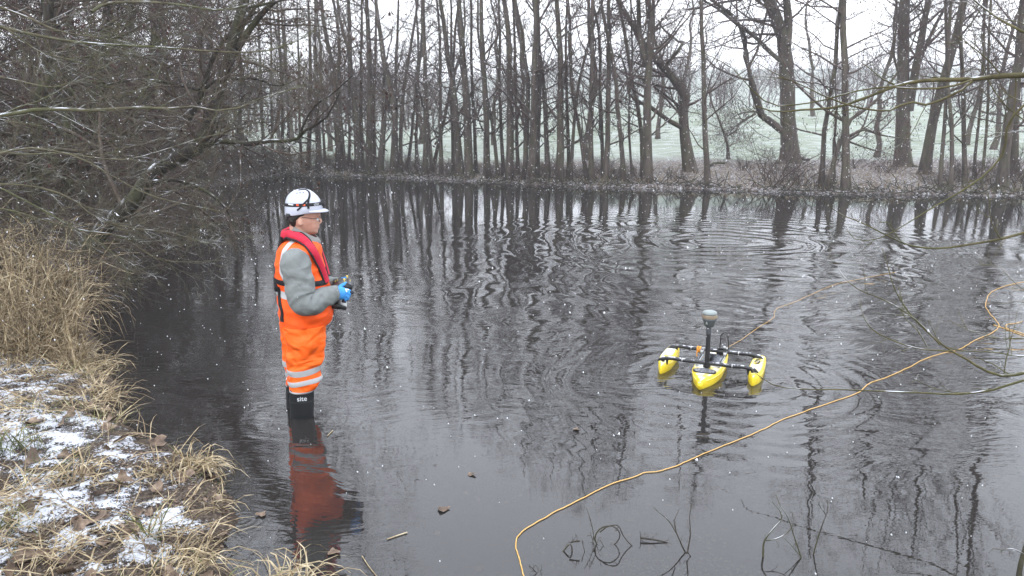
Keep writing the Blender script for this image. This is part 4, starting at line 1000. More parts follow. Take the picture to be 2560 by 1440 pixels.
# two straws standing in the water and bits floating on it
def floater(name, lab, cat, px, py, me, s=1.0, rz=0.0, z=.003):
    c = W(px, py); o = obj(name, me, None, (c[0], c[1], z), (0, 0, rz), label=lab, cat=cat); o.scale = (s, s, s * .5); return o
floater('floating_leaf', 'pale curled leaf floating alone right of the reflected worker', 'leaf', 1112, 1274, lm[0], .7, .5)
floater('floating_leaf', 'small brown leaf floating in the dark tree reflection in mid water', 'leaf', 1440, 1074, lm[1], .5, 1.5)
floater('floating_leaf', 'tiny dark leaf afloat right of the worker\'s boots', 'leaf', 1176, 1187, lm[2], .5, 2.5)
floater('floating_leaf', 'orange-brown leaf near the bank by the small ring on the water', 'leaf', 655, 1288, lm[3], .6, .2)
floater('floating_leaf', 'mottled leaf in shallow water right of the dry tuft', 'leaf', 832, 1382, lm[1], .65, 2.2)
def straw_piece(lab, pts, w, zz=.004):
    P = resample(np.array([W(x, y, zz) for x, y in pts]), 6); V, F = tubes(P - P[0], np.full(6, w / FPX * P[0][1] / 2), 4)
    obj('floating_straw', make_mesh('floating_straw', V, F, M['straw']), None, tuple(P[0]), label=lab, cat='straw')
straw_piece('pale straw floating at a slant right of the reflection', [(968, 1348), (990, 1340), (1018, 1331)], 4)
straw_piece('short straw floating beside the worker\'s boots', [(818, 1090), (826, 1082), (832, 1076)], 3)
straw_piece('thin pale stem sticking out of the shallows at the bottom, right of the tuft', [(905, 1390), (925, 1420), (950, 1450)], 3)
# debris on the pond bed seen through the shallow water: sunken leaves and green water starwort
rng = np.random.default_rng(90)
n = 420; X = rng.uniform(-2.2, 5, n); Y = rng.uniform(2.2, 4.6, n); m = sdist(X, Y) < -.05; X, Y = X[m], Y[m]; n = len(X)
q = np.stack([X, Y, ground_z(X, Y) + .012], 1); s = rng.uniform(.012, .04, (n, 1)); e1 = norm(rng.normal(size=(n, 3)) * np.array([1, 1, .2])); e2 = norm(np.cross(e1, np.array([0, 0, 1.])))
V = np.stack([q - e1 * s, q + e2 * s * .7, q + e1 * s, q - e2 * s * .6 + np.array([0, 0, .006])], 1).reshape(-1, 3)
obj('sunken_leaves', make_mesh('sunken_leaves', V, np.arange(n * 4).reshape(-1, 4), M['dead_leaf']), kind='stuff', label='sunken brown leaves on the bed of the shallows')
acc = Acc()
for (px, py) in [(1395, 1405), (1520, 1375), (1560, 1410), (1650, 1400), (1780, 1395), (1760, 1440), (1610, 1420), (1840, 1425), (1770, 1345), (1700, 1440), (1350, 1360)]:
    c = W(px, py, -.05); k = 26
    q = np.array(c) + rng.normal(size=(k, 3)) * np.array([.035, .035, .006]); e1 = norm(rng.normal(size=(k, 3)) * np.array([1, 1, .15])); e2 = norm(np.cross(e1, np.array([0, 0, 1.]))); s = rng.uniform(.004, .010, (k, 1))
    acc.add(np.stack([q - e1 * s, q + e2 * s, q + e1 * s, q - e2 * s], 1).reshape(-1, 3), np.arange(k * 4).reshape(-1, 4))
M['weed'] = plain('weed', (.10, .20, .04), .6)
obj('water_weed', acc.mesh('water_weed', M['weed']), kind='stuff', label='small green water weed leaves just under the surface')
# ------------------------------------------------------------------ the worker standing in the water
PO = W(757, 1038)
PTH = math.atan2(0.6, 2.75)                 # faces the craft
_pf = np.array([math.cos(PTH), math.sin(PTH), 0]); _pl = np.array([-math.sin(PTH), math.cos(PTH), 0])
PO = PO + _pl * .095                          # the leg nearer the camera stands on the waterline point
def L2(px, py, y=0.0):
    """local (x, z) of a picture point taken in the plane y = const of the worker's own frame"""
    r = ray(px, py); o = _C - (np.array([PO[0], PO[1], 0]) + _pl * y)
    t = -np.dot(o, _pl) / np.dot(r, _pl); h = o + r * t
    return float(np.dot(h, _pf)), float(h[2])
def orient(V, F):
    vol = 0.0
    for f in F:
        a = V[f[:, 0]]
        for k in range(1, f.shape[1] - 1): vol += np.einsum('ij,ij->', a, np.cross(V[f[:, k]], V[f[:, k + 1]]))
    return (V, F) if vol > 0 else (V, [f[:, ::-1] for f in F])
def loft(rings, n=40, e=2.3, cap=True, wr=0.0, wf=7.0, seed=0, wz=1.0):
    """rings: (cx, cy, cz, hx, hy[, tilt]) -> closed skin; super-ellipse sections; wr adds cloth folds"""
    th = np.linspace(0, 2 * PI, n, endpoint=False)
    c, s = np.cos(th), np.sin(th); ux = np.sign(c) * np.abs(c) ** (2 / e); uy = np.sign(s) * np.abs(s) ** (2 / e)
    V = []
    for r in rings:
        cx, cy, cz, hx, hy = r[:5]; tl = r[5] if len(r) > 5 else 0.0
        V.append(np.stack([cx + ux * hx, cy + uy * hy, cz + ux * hx * tl], 1))
    V = np.array(V)
    if wr:
        C = V.mean(1, keepdims=True); D = V - C; D = D / np.linalg.norm(D, axis=-1, keepdims=True)
        q = fbm(V[..., 0] * wf + V[..., 2] * wf * .5, V[..., 1] * wf, V[..., 2] * wf * wz - V[..., 0] * wf * .5, 2, seed)
        q = .6 - 2.4 * np.abs(q)
        V = V + D * (wr * q)[..., None]
    m = len(rings); V = V.reshape(-1, 3)
    i = np.arange(m - 1)[:, None] * n; j = np.arange(n)[None]; j2 = (j + 1) % n
    F = [np.stack([i + j, i + j2, i + n + j2, i + n + j], -1).reshape(-1, 4)]
    if cap:
        a, b = len(V), len(V) + 1
        V = np.vstack([V, V[:n].mean(0), V[-n - 0:].mean(0) if m == 1 else V[(m - 1) * n:m * n].mean(0)])
        F.append(np.stack([np.full(n, a), (np.arange(n) + 1) % n, np.arange(n)], -1))
        F.append(np.stack([np.full(n, b), (m - 1) * n + np.arange(n), (m - 1) * n + (np.arange(n) + 1) % n], -1))
    return orient(V - V.mean(0), F)[0] + V.mean(0), orient(V - V.mean(0), F)[1]
def dens(rings, m):
    return [tuple(r) for r in resample_param(np.array(rings, float), m)]
def resample_param(A, m):
    k = len(A); d = np.r_[0, np.cumsum(np.maximum(np.linalg.norm(np.diff(A[:, :3], axis=0), axis=1), 1e-3))]; t = np.linspace(0, d[-1], m)
    g = np.gradient(A, d, axis=0) if k > 2 else None
    i = np.clip(np.searchsorted(d, t, side='right') - 1, 0, k - 2); h = (d[i + 1] - d[i])[:, None]; u = (t - d[i])[:, None] / h
    if g is None: return A[i] * (1 - u) + A[i + 1] * u
    return ((2*u**3 - 3*u**2 + 1) * A[i] + (u**3 - 2*u**2 + u) * h * g[i] + (-2*u**3 + 3*u**2) * A[i+1] + (u**3 - u**2) * h * g[i+1])
def limb(pts, n=20, K=24, wr=0.0, wf=9.0, seed=0, flat=1.0):
    """pts: (x, y, z, r) along a limb -> tapered skin with round ends"""
    A = resample_param(np.array(pts, float), K); P, R = A[:, :3], A[:, 3]
    T = norm(np.gradient(P, axis=0)); up = np.array([0, 1.0, 0.02]); A1 = norm(np.cross(T, up)); B1 = np.cross(T, A1)
    th = np.arange(n) * 2 * PI / n
    V = P[:, None] + (A1[:, None] * np.cos(th)[None, :, None] + B1[:, None] * np.sin(th)[None, :, None] * flat) * R[:, None, None]
    if wr:
        D = norm(V - P[:, None]); s = np.linspace(0, 1, K)[:, None] * np.linalg.norm(np.diff(P, axis=0), axis=1).sum()
        q = fbm(V[..., 0] * wf, V[..., 1] * wf, V[..., 2] * wf, 3, seed) + .22 * np.sin(s * 60 + 3 * vnoise(V[..., 0] * 9, V[..., 1] * 9, V[..., 2] * 9, seed + 5))
        V = V + D * (wr * (1 - 1.6 * np.abs(q)))[..., None]
    V = V.reshape(-1, 3)
    i = np.arange(K - 1)[:, None] * n; j = np.arange(n)[None]; j2 = (j + 1) % n
    F = [np.stack([i + j, i + j2, i + n + j2, i + n + j], -1).reshape(-1, 4)]
    V = np.vstack([V, P[0] - T[0] * R[0] * .3, P[-1] + T[-1] * R[-1] * .45]); a, b = K * n, K * n + 1
    F.append(np.stack([np.full(n, a), (np.arange(n) + 1) % n, np.arange(n)], -1))
    F.append(np.stack([np.full(n, b), (K - 1) * n + np.arange(n), (K - 1) * n + (np.arange(n) + 1) % n], -1))
    return V, orient(V - V.mean(0), F)[1]
def addp(acc, VF):
    V, F = VF
    off = acc.n; acc.V.append(np.asarray(V, float)); acc.n += len(V)
    for f in (F if isinstance(F, list) else [F]):
        f = np.asarray(f); acc.F.setdefault(f.shape[1], []).append(f + off)
def ellipsoid(c, r, n=16, m=10, rot=None):
    th = np.linspace(0, 2 * PI, n, endpoint=False); ph = np.linspace(-PI / 2 + .12, PI / 2 - .12, m)
    V = np.array([[math.cos(p) * math.cos(t), math.cos(p) * math.sin(t), math.sin(p)] for p in ph for t in th])
    V = np.vstack([V, [0, 0, -1], [0, 0, 1]]) * np.array(r)
    if rot is not None: V = V @ np.array(Matrix.Rotation(rot[1], 3, rot[0]).transposed())
    V = V + np.array(c); i = np.arange(m - 1)[:, None] * n; j = np.arange(n)[None]; j2 = (j + 1) % n
    F = [np.stack([i + j, i + j2, i + n + j2, i + n + j], -1).reshape(-1, 4)]; a, b = m * n, m * n + 1
    F.append(np.stack([np.full(n, a), (np.arange(n) + 1) % n, np.arange(n)], -1)); F.append(np.stack([np.full(n, b), (m - 1) * n + np.arange(n), (m - 1) * n + (np.arange(n) + 1) % n], -1))
    return V, orient(V - V.mean(0), F)[1]
def fuse(name, acc, mat, voxel, smooth=4):
    """turn overlapping closed pieces into ONE continuous skin"""
    V, F = acc.out(); me = make_mesh(name + '_raw', V, F)
    tmp = bpy.data.objects.new('tmp', me); COL.objects.link(tmp)
    md = tmp.modifiers.new('r', 'REMESH'); md.mode = 'VOXEL'; md.voxel_size = voxel; md.use_smooth_shade = True
    if smooth:
        sm = tmp.modifiers.new('s', 'SMOOTH'); sm.factor = .5; sm.iterations = smooth
    dg = bpy.context.evaluated_depsgraph_get(); out = bpy.data.meshes.new_from_object(tmp.evaluated_get(dg))
    bpy.data.objects.remove(tmp); out.name = name; out.materials.clear(); out.materials.append(mat)
    return out
def bvh_of(me):
    n = len(me.vertices); v = np.empty(n * 3, np.float32); me.vertices.foreach_get('co', v)
    return BVHTree.FromPolygons([tuple(q) for q in v.reshape(-1, 3)], [tuple(p.vertices) for p in me.polygons])
def cast(bvh, px, py):
    """where the sight line through a picture point meets a garment, in the worker's frame"""
    r = ray(px, py); o = _C - np.array([PO[0], PO[1], 0])
    lo = Vector((np.dot(o, _pf), np.dot(o, _pl), o[2])); ld = Vector((np.dot(r, _pf), np.dot(r, _pl), r[2])).normalized()
    h = bvh.ray_cast(lo, ld)
    return np.array(h[0]) if h[0] is not None else None
def ribbon(bvh, path, width, prof, K=40, nseg=6, off=.0015, closed=False, maxd=.12):
    """a band lying on a surface; prof(u in -1..1) gives its height above the surface"""
    P = resample(np.array(path, float), K)
    T = norm(np.gradient(P, axis=0)); rows = []
    N0 = []
    for p in P:
        co, no, _, _ = bvh.find_nearest(Vector(p)); N0.append(no)
    N0 = np.array(N0)
    for _ in range(3): N0[1:-1] = (N0[:-2] + N0[1:-1] * 2 + N0[2:]) / 4
    N0 = norm(N0); Sd = norm(np.cross(T, N0))
    wd = width if callable(width) else (lambda t: width)
    for k in range(K):
        row = []
        for j in range(nseg + 1):
            u = j / nseg * 2 - 1
            q = P[k] + Sd[k] * u * wd(k / (K - 1)) / 2
            co, no, _, d = bvh.find_nearest(Vector(q))
            row.append(np.array(co) + N0[k] * (off + prof(u)))
        rows.append(row)
    V = np.array(rows).reshape(-1, 3); m = nseg + 1
    F = [(k * m + j, k * m + j + 1, (k + 1) * m + j + 1, (k + 1) * m + j) for k in range(K - 1) for j in range(nseg)]
    # turn the edges down so the band has thickness
    Nn = np.repeat(N0, 1, axis=0); nV = len(V)
    low = []
    for k in range(K): low += [rows[k][0] - N0[k] * (off + .002), rows[k][-1] - N0[k] * (off + .002)]
    V = np.vstack([V, low])
    for k in range(K - 1):
        F.append((k * m, (k + 1) * m, nV + 2 * (k + 1), nV + 2 * k)); F.append((k * m + nseg, nV + 2 * k + 1, nV + 2 * (k + 1) + 1, (k + 1) * m + nseg))
    return V, np.array(F)
def hoopband(bvh, cx, cy, zf, w, h=.003, K=72, nseg=4, R=.6):
    rows = []
    for k in range(K + 1):
        t = 2 * PI * k / K; row = []
        for j in range(nseg + 1):
            z = zf(t) + (j / nseg - .5) * w; o = Vector((cx + R * math.cos(t), cy + R * math.sin(t), z)); hit = bvh.ray_cast(o, Vector((-math.cos(t), -math.sin(t), 0)))
            p = np.array(hit[0]) if hit[0] is not None else (rows[-1][j] if rows else np.array([cx, cy, z]))
            row.append(p + np.array([math.cos(t), math.sin(t), 0]) * (h if 0 < j < nseg else h * .4))
        rows.append(row)
    V = np.array(rows).reshape(-1, 3); m = nseg + 1
    return V, np.array([(k * m + j, (k + 1) * m + j, (k + 1) * m + j + 1, k * m + j + 1) for k in range(K) for j in range(nseg)])
flatp = lambda u: .0015
puff = lambda h: (lambda u: h * math.sqrt(max(0, 1 - u * u * .96)) + .001)

# cloth and other materials of the worker
def cloth(name, c, rough=.75, fold=.006, fs=9, weave=.0006, ws=260, var=.10, quilt=False, spec=.3):
    t = NT(name); p = t.objc(); f = t.noise(t.map(p, (1, 1, 1.5), (.3, .5, 0)), fs, 1.6, .5, .6); w = t.noise(p, ws, 1)
    col = t.ramp(t.noise(p, 6, 4), [(.3, tuple(x * (1 - var) for x in c)), (.7, tuple(min(1, x * (1 + var)) for x in c))])
    h = t.math('ADD', t.math('MULTIPLY', f, fold), t.math('MULTIPLY', w, weave))
    if quilt:
        sp = t.n('SeparateXYZ'); t.l(p, sp.inputs[0])
        a = t.math('ADD', sp.outputs['X'], t.math('MULTIPLY', sp.outputs['Z'], .75)); b = t.math('SUBTRACT', sp.outputs['X'], t.math('MULTIPLY', sp.outputs['Z'], .75))
        for q in (a, b):
            s_ = t.math('ABSOLUTE', t.math('SINE', t.math('MULTIPLY', q, PI / .085)))
            h = t.math('ADD', h, t.math('MULTIPLY', t.math('POWER', s_, .5), .0018))
    t.pbsdf(col, rough, normal=t.bump(h, 1.0), spec=spec); return t.m
M['orange'] = cloth('orange_hivis', (1.0, .105, .010), .65, .032, 6)
M['orange2'] = cloth('orange_trousers', (1.0, .135, .010), .6, .045, 8)
M['tape'] = cloth('reflective_tape', (.44, .45, .46), .45, .003, 14, .0002)
M['fleece'] = cloth('grey_fleece', (.185, .20, .195), .95, .016, 9, .0012, 180, .12, True)
M['collar'] = cloth('grey_collar', (.24, .235, .225), .95, .003, 12)
M['red'] = cloth('red_jacket', (.50, .018, .045), .7, .003, 16)
M['black_cloth'] = cloth('black_strap', (.014, .014, .016), .7, .001, 20)
M['rubber'] = plain('black_rubber', (.008, .009, .010), .5, spec=.3, var=.3, scale=9, bumpd=.002)
M['glove'] = cloth('blue_glove', (.06, .30, .72), .8, .003, 20)
M['palm'] = plain('glove_palm', (.015, .018, .03), .6)
M['helmet'] = plain('white_helmet', (.47, .49, .57), .3, var=.03, scale=5)
M['hair'] = plain('dark_hair', (.016, .012, .010), .6, var=.4, scale=90, bumpd=.004)
M['white_print'] = plain('white_print', (.7, .72, .75), .6)
M['orange_print'] = plain('orange_print', (.75, .10, .03), .6)
M['blackp'] = plain('black_plastic', (.012, .012, .013), .35, var=.2)
def skin_mat():
    t = NT('skin'); p = t.objc(); f = t.noise(p, 24, 3); g = t.noise(p, 120, 2)
    col = t.ramp(f, [(.3, (.50, .26, .19)), (.7, (.62, .37, .28))])
    b = t.pbsdf(col, .5, normal=t.bump(g, .0008), spec=.4)
    return t.m
M['skin'] = skin_mat()

person = thing('person', 'worker in orange high-visibility clothes, red lifejacket and white helmet standing in the water', 'person', (PO[0], PO[1], 0), PTH)
def pm(name, me, parent=None, label=None): return obj(name, me, parent or person, label=label)
def sec(px0, px1, py, hy, cy=0.0, tilt=0.0):
    xa, z = L2(px0, py, min(cy, 0)); xb, _ = L2(px1, py, min(cy, 0)); return ((xa + xb) / 2, cy, z, (xb - xa) / 2, hy, tilt)
# --- body: one continuous skin
acc = Acc()
head = [sec(735, 783, 487, .050), sec(722, 795, 500, .070), sec(719, 799, 515, .077), sec(719, 800.5, 528, .079), sec(720, 801, 536, .078), sec(721, 800, 541, .077), sec(721, 797.5, 547, .076), sec(722, 798.5, 553, .074),
        sec(724, 798.5, 559, .070), sec(729, 797, 563, .066), sec(735, 797.5, 568, .061), sec(741, 794, 572, .056), sec(748, 794.5, 577, .048), sec(757, 791, 582, .036), sec(765, 783, 585, .020)]
addp(acc, loft(dens(head, 44), 44, 2.15))
addp(acc, limb([(*[L2(748, 560)[0], 0, L2(748, 560)[1]], .055), (L2(748, 585)[0], 0, L2(748, 585)[1], .058), (L2(745, 612)[0], 0, L2(745, 612)[1], .075)], 20, 10))
# nose, brow, lips, ears
nx = lambda x, y: L2(x, y)
def pt(x, y, yy=0.0): a, b = L2(x, y); return (a, yy, b)
addp(acc, limb([(*pt(796, 543), .008), (*pt(799.5, 548), .0095), (*pt(801.6, 553), .0115), (*pt(801.0, 556), .011)], 10, 10))
addp(acc, ellipsoid(pt(799, 557.5, -.009), (.008, .007, .006), 8, 6)); addp(acc, ellipsoid(pt(799, 557.5, .009), (.008, .007, .006), 8, 6))
addp(acc, ellipsoid(pt(795.0, 565.5), (.010, .022, .0055), 12, 6)); addp(acc, ellipsoid(pt(794.5, 569.5), (.010, .020, .006), 12, 6)); addp(acc, ellipsoid(pt(787, 579), (.020, .020, .015), 12, 8))
addp(acc, ellipsoid(pt(797, 539), (.012, .045, .008), 12, 6))
for s in (-1, 1):
    cx, cz = L2(752.5, 549); 
    addp(acc, ellipsoid((cx, s * .078, cz), (.016, .010, .030), 14, 8, ('Y', .25)))
    addp(acc, ellipsoid((cx + .004, s * .080, cz - .018), (.011, .008, .012), 10, 6))
# torso core, legs and arms under the clothes
addp(acc, loft(dens([sec(728, 778, 612, .11), sec(714, 794, 645, .165), sec(705, 800, 700, .16), sec(708, 812, 770, .165), sec(712, 810, 830, .165)], 22), 30, 2.2))
for s, dx in ((-1, 0), (1, -5)):
    kx = lambda x, y: L2(x + dx, y)
    a = [(*[kx(762, 815)[0], s * .095, kx(762, 815)[1]], .088), (kx(763, 880)[0], s * .10, kx(763, 880)[1], .072), (kx(758, 950)[0], s * .10, kx(758, 950)[1], .060), (kx(756, 1010)[0], s * .10, kx(756, 1010)[1], .056), (0.0 + dx * .0024, s * .10, -.36, .048)]
    addp(acc, limb(a, 18, 24)); addp(acc, ellipsoid((.07 + dx * .0024, s * .10, -.40), (.12, .045, .035), 14, 8))
SH = {}
for s in (-1, 1):
    sh = (L2(742, 640)[0], s * .185, L2(742, 640)[1]); el = (L2(766, 738)[0] + (.02 if s > 0 else 0), s * .235, L2(762, 738)[1]); wr_ = (L2(840, 724)[0], s * .135, L2(840, 722)[1] - .004)
    SH[s] = (np.array(sh), np.array(el), np.array(wr_))
    addp(acc, limb([(*sh, .052), (*((SH[s][0] + SH[s][1]) / 2), .046), (*el, .042), (*((SH[s][1] + SH[s][2]) / 2), .036), (*wr_, .020), (*(SH[s][2] + np.array([.035, -s * .01, 0])), .020)], 16, 26))
pm('body', fuse('body', acc, M['skin'], .0066, 2))
# face details: eyes and glasses
for s in (-1, 1):
    pm('eye', (lambda a: (addp(a, ellipsoid(pt(793.5, 546.5, s * .031), (.011, .012, .010), 10, 8)), a.mesh('eye', M['white_print'], True))[1])(Acc()))
    pm('pupil', (lambda a: (addp(a, ellipsoid(pt(796.3, 546.6, s * .031), (.005, .005, .005), 8, 6)), a.mesh('pupil', M['hair'], True))[1])(Acc()))
gl = obj('glasses', None, person)
a = Acc()
for s in (-1, 1):
    cx, cz = L2(799, 546); t = np.linspace(0, 2 * PI, 18); ring = np.stack([cx + .004 - .006 * np.abs(np.cos(t)), s * .032 + .024 * np.cos(t), cz + .018 * np.sin(t)], 1)
    addp(a, tubes(ring, np.full(18, .0016), 5))
    ear = L2(754, 542); addp(a, tubes(resample(np.array([(cx, s * .056, cz + .008), (cx - .03, s * .076, cz + .008), (ear[0], s * .083, ear[1]), (ear[0] - .012, s * .083, ear[1] - .012)]), 10), np.full(10, .0016), 5))
addp(a, tubes(np.array([(cx + .005, -.009, cz + .004), (cx + .008, 0, cz + .007), (cx + .005, .009, cz + .004)]), np.full(3, .0016), 5))
obj('frame', a.mesh('frame', M['blackp']), gl)
# hair: a cap behind and beside the ears, under the helmet
a = Acc()
hr = [sec(722, 776, 498, .078), sec(717, 776, 512, .084), sec(716, 779, 526, .0845), sec(716, 777, 534, .084), sec(717.5, 768, 541, .0825), sec(719, 750, 548, .079), sec(722, 747, 555, .072), sec(727, 744, 561, .062), sec(733, 742, 566, .045)]
addp(a, loft(dens(hr, 30), 40, 2.5, wr=.004, wf=38, seed=3)); pm('hair', a.mesh('hair', M['hair'], True))
# --- helmet
helm = obj('helmet', None, person)
hrings = [sec(711.5, 806, 531, .105), sec(711.5, 807, 524, .108), sec(712, 806.5, 515, .107), sec(713, 803, 505, .104), sec(716, 797, 496, .098), sec(721, 790, 488.5, .088), sec(728, 782, 482, .072), sec(737, 774, 477, .050), sec(747, 766, 474.2, .026), sec(754, 760, 473.2, .008)]
V, F = loft(dens(hrings, 34), 56, 2.08)
# central crown ridge and rear dip of the rim
xm = (V[:, 0].min() + V[:, 0].max()) / 2; ridge = np.exp(-(V[:, 1] / .017) ** 2) * np.clip((V[:, 2] - L2(760, 505)[1]) / .03, 0, 1); V[:, 2] += .004 * ridge
rim = V[:, 2] < L2(760, 522)[1]; V[rim, 2] -= (.012 * np.clip((xm + .02 - V[rim, 0]) / .08, 0, 1))
me = make_mesh('shell', V, F, M['helmet'], True); obj('shell', me, helm); hb = bvh_of(me)
# peak
zr = L2(800, 521)[1]; cxh = hrings[1][0]; hx = hrings[1][3]; hy = .108
th = np.linspace(-1.25, 1.25, 26); rows = []
for f, dz, ext in ((0, .006, -.004), (.5, .002, .018), (.92, -.006, .033), (1.0, -.010, .0345), (.95, -.0125, .033), (.5, -.006, .016), (0, -.002, -.006)):
    rows.append([(cxh + (hx + ext * max(0, math.cos(t * 1.15)) ** .7) * math.cos(t), (hy + ext * .5 * max(0, math.cos(t * 1.15)) ** .7) * math.sin(t), zr - .006 + dz * (.4 + .6 * math.cos(t))) for t in th])
V = np.array(rows).reshape(-1, 3); n = len(th); F = np.array([(r * n + j, r * n + j + 1, (r + 1) * n + j + 1, (r + 1) * n + j) for r in range(6) for j in range(n - 1)])
obj('peak', make_mesh('peak', V, F, M['helmet'], True), helm)
for (x, y) in ((742.5, 483.5), (750, 482.5), (758, 482.3)):
    for s in (-1,):
        c = cast(hb, x, y)
        if c is not None:
            V, F = boxmesh(0, 0, 0, .012, .010, .008, .002); obj('vent', make_mesh('vent', V + c, F, M['helmet'], False), helm)
            V, F = boxmesh(0, 0, 0, .008, .006, .003, .001); obj('vent_slot', make_mesh('vent_slot', V + c + np.array([.001, -.004, .004]), F, M['blackp'], False), helm)
hx2 = lambda py, tz=0.0: [(xm + .2 * math.cos(t), .2 * math.sin(t), cast(hb, 755, py)[2] + tz * math.cos(t)) for t in np.linspace(0, 2 * PI, 40)]
zt = cast(hb, 755, 513)[2]; V, F = hoopband(hb, xm, 0, lambda t: zt + .002 * math.cos(t), .019, .003, 60); strap = obj('headlamp_strap', make_mesh('headlamp_strap', V, F, M['black_cloth'], True), helm)
sb = []
def hstrap(name, pts, w, par=None, mat='black_cloth'):
    P = [cast(hb, *q) for q in pts]; P = [p for p in P if p is not None]
    V, F = ribbon(hb, P, w, lambda u: .002, 24, 3, .002); return obj(name, make_mesh(name, V, F, M[mat], True), par or helm)
hstrap('crown_strap', [(766, 475), (772, 480), (773.5, 490), (771, 500), (770.5, 512), (771, 522)], .012)
hstrap('crown_strap', [(770, 499), (764, 505), (756, 513), (750, 520), (743, 526)], .010)
hstrap('crown_strap', [(766, 474.5), (756, 474.5), (746, 476)], .009)
hstrap('printed_mark', [(741, 512.5), (747, 513.5)], .010, helm, 'orange_print'); hstrap('printed_mark', [(757, 513), (763, 513)], .010, helm, 'orange_print'); hstrap('printed_mark', [(722, 511), (734, 512.5)], .006, helm, 'white_print')
a = Acc()   # headlamp on the front of the helmet
lp = L2(804, 507); V, F = boxmesh(lp[0] + .004, 0, lp[1], .022, .055, .036, .005); addp(a, (V, F))
for k in range(5):
    addp(a, tubes(np.array([(lp[0] + .010, -.03 + .006 * k, lp[1] + .016 - .008 * k), (lp[0] + .024, -.034 + .006 * k, lp[1] + .020 - .009 * k)]), np.full(2, .0025), 5))
obj('headlamp', a.mesh('headlamp', M['blackp']), helm)
a = Acc()   # ratchet harness behind
addp(a, loft(dens([sec(714, 762, 531, .084), sec(714.5, 744, 538, .080), sec(716, 728, 545, .058)], 8), 30, 2.6)); obj('ratchet_band', a.mesh('ratchet_band', M['blackp'], True), helm)
def text_on(name, s, loc, size, rot, mat, parent):
    cu = bpy.data.curves.new(name, 'FONT'); cu.body = s; cu.size = size; cu.extrude = .0006; cu.align_x = 'CENTER'; cu.align_y = 'CENTER'
    tmp = bpy.data.objects.new('tmp', cu); COL.objects.link(tmp); dg = bpy.context.evaluated_depsgraph_get(); me = bpy.data.meshes.new_from_object(tmp.evaluated_get(dg)); bpy.data.objects.remove(tmp)
    me.materials.clear(); me.materials.append(mat); o = obj(name, me, parent, loc, rot); return o
c = cast(hb, 790, 510.5)
if c is not None: text_on('lettering', 'LED', (c[0] + .003, c[1] - .008, c[2]), .017, (R_(90), R_(-7), R_(24)), M['white_print'], helm)
# --- grey fleece: collar and sleeves
a = Acc()
cr = [sec(716, 794, 612, .112, 0, -.25), sec(722, 798, 600, .100, 0, -.34), sec(726, 801, 592, .088, 0, -.44), sec(729, 799, 584, .080, 0, -.52), sec(731, 795, 578, .075, 0, -.58)]
inner = [(r[0], r[1], r[2], r[3] - .010, r[4] - .010, r[5]) for r in cr[::-1]]
addp(a, loft(dens(cr, 14) + dens(inner, 10), 40, 2.2, cap=False, wr=.003, wf=14, seed=8)); 
col_me = a.mesh('collar', M['collar'], True); pm('collar', col_me)
for s in (-1, 1):
    sh, el, wr_ = SH[s]; a = Acc()
    up = (sh + el) / 2; fo = (el + wr_) / 2
    pts = [(*(sh + np.array([-.003, -s * .035, .030])), .050), (*(sh + np.array([0, -s * .008, .008])), .074), (*(up * .5 + sh * .5), .078), (*up, .077), (*(el * .75 + up * .25 + np.array([-.008, 0, .0])), .073), (*(el + np.array([.008, 0, 0])), .067), (*(el * .6 + fo * .4 + np.array([.01, 0, -.008])), .064), (*fo, .057), (*(fo * .45 + wr_ * .55), .049), (*wr_, .043), (*(wr_ + np.array([.014, 0, 0])), .040)]
    addp(a, limb(pts, 40, 80, wr=.011, wf=12, seed=20 + s)); me = a.mesh('sleeve', M['fleece'], True); pm('sleeve', me)
    if s == -1: sleeve_b = bvh_of(me)
# --- orange vest / jacket
vr = [sec(712, 786, 598, .085), sec(703, 793, 603, .125), sec(697, 799, 612, .165), sec(693, 803, 626, .192), sec(690, 807, 650, .205), sec(688.5, 812, 675, .208), sec(689, 818, 700, .205), sec(692, 825, 722, .202), sec(695, 831, 745, .208), sec(696.5, 834, 765, .213), sec(697.5, 834.5, 780, .214), sec(699, 832, 793, .210), sec(701, 828, 803, .205), sec(702, 824, 808, .200)]
a = Acc(); rings = dens(vr, 70); inn = [(r[0], r[1], r[2], r[3] - .008, r[4] - .008) for r in rings[::-1][:8]]
V, F = loft(rings + inn, 96, 2.35, wr=.010, wf=6.5, seed=31, wz=1.5); me = make_mesh('vest', V, F, M['orange'], True)
vest = pm('vest', me); vb = bvh_of(me)
def vband(name, pts, w, par, mat='tape', prof=flatp, off=.0025, K=30, nseg=5, mirror=False):
    P = [cast(vb, *q) for q in pts]; P = [p for p in P if p is not None]
    if mirror: P = [p * np.array([1, -1, 1]) for p in P]
    V, F = ribbon(vb, P, w, prof, K, nseg, off); return obj(name, make_mesh(name, V, F, M[mat], True), par)
for mir in (False, True):
    vband('reflective_band', [(742, 600.5), (728, 607), (716, 620), (708, 637), (704, 656), (704, 676), (708, 690), (716, 701)], .030, vest, mirror=mir)
hoop = lambda py, bvh, tz=0.0: [(vr[7][0] + .5 * math.cos(t), .5 * math.sin(t), cast(bvh, 735, py)[2] + tz * math.cos(t)) for t in np.linspace(-PI, PI, 60)]
zt = cast(vb, 730, 744)[2]; V, F = hoopband(vb, vr[7][0], 0, lambda t: zt - .012 * math.cos(t), .042, .0035, 90); obj('reflective_band', make_mesh('reflective_band', V, F, M['tape'], True), vest)
# --- red lifejacket: a puffed horseshoe round the neck with black piping, waist belt and hanging strap
lj = obj('lifejacket', None, person)
cp = [(709, 581), (722, 583.5), (737, 589), (752, 597), (766, 609), (778, 624), (789, 643), (798, 664), (806, 686), (812, 704)]
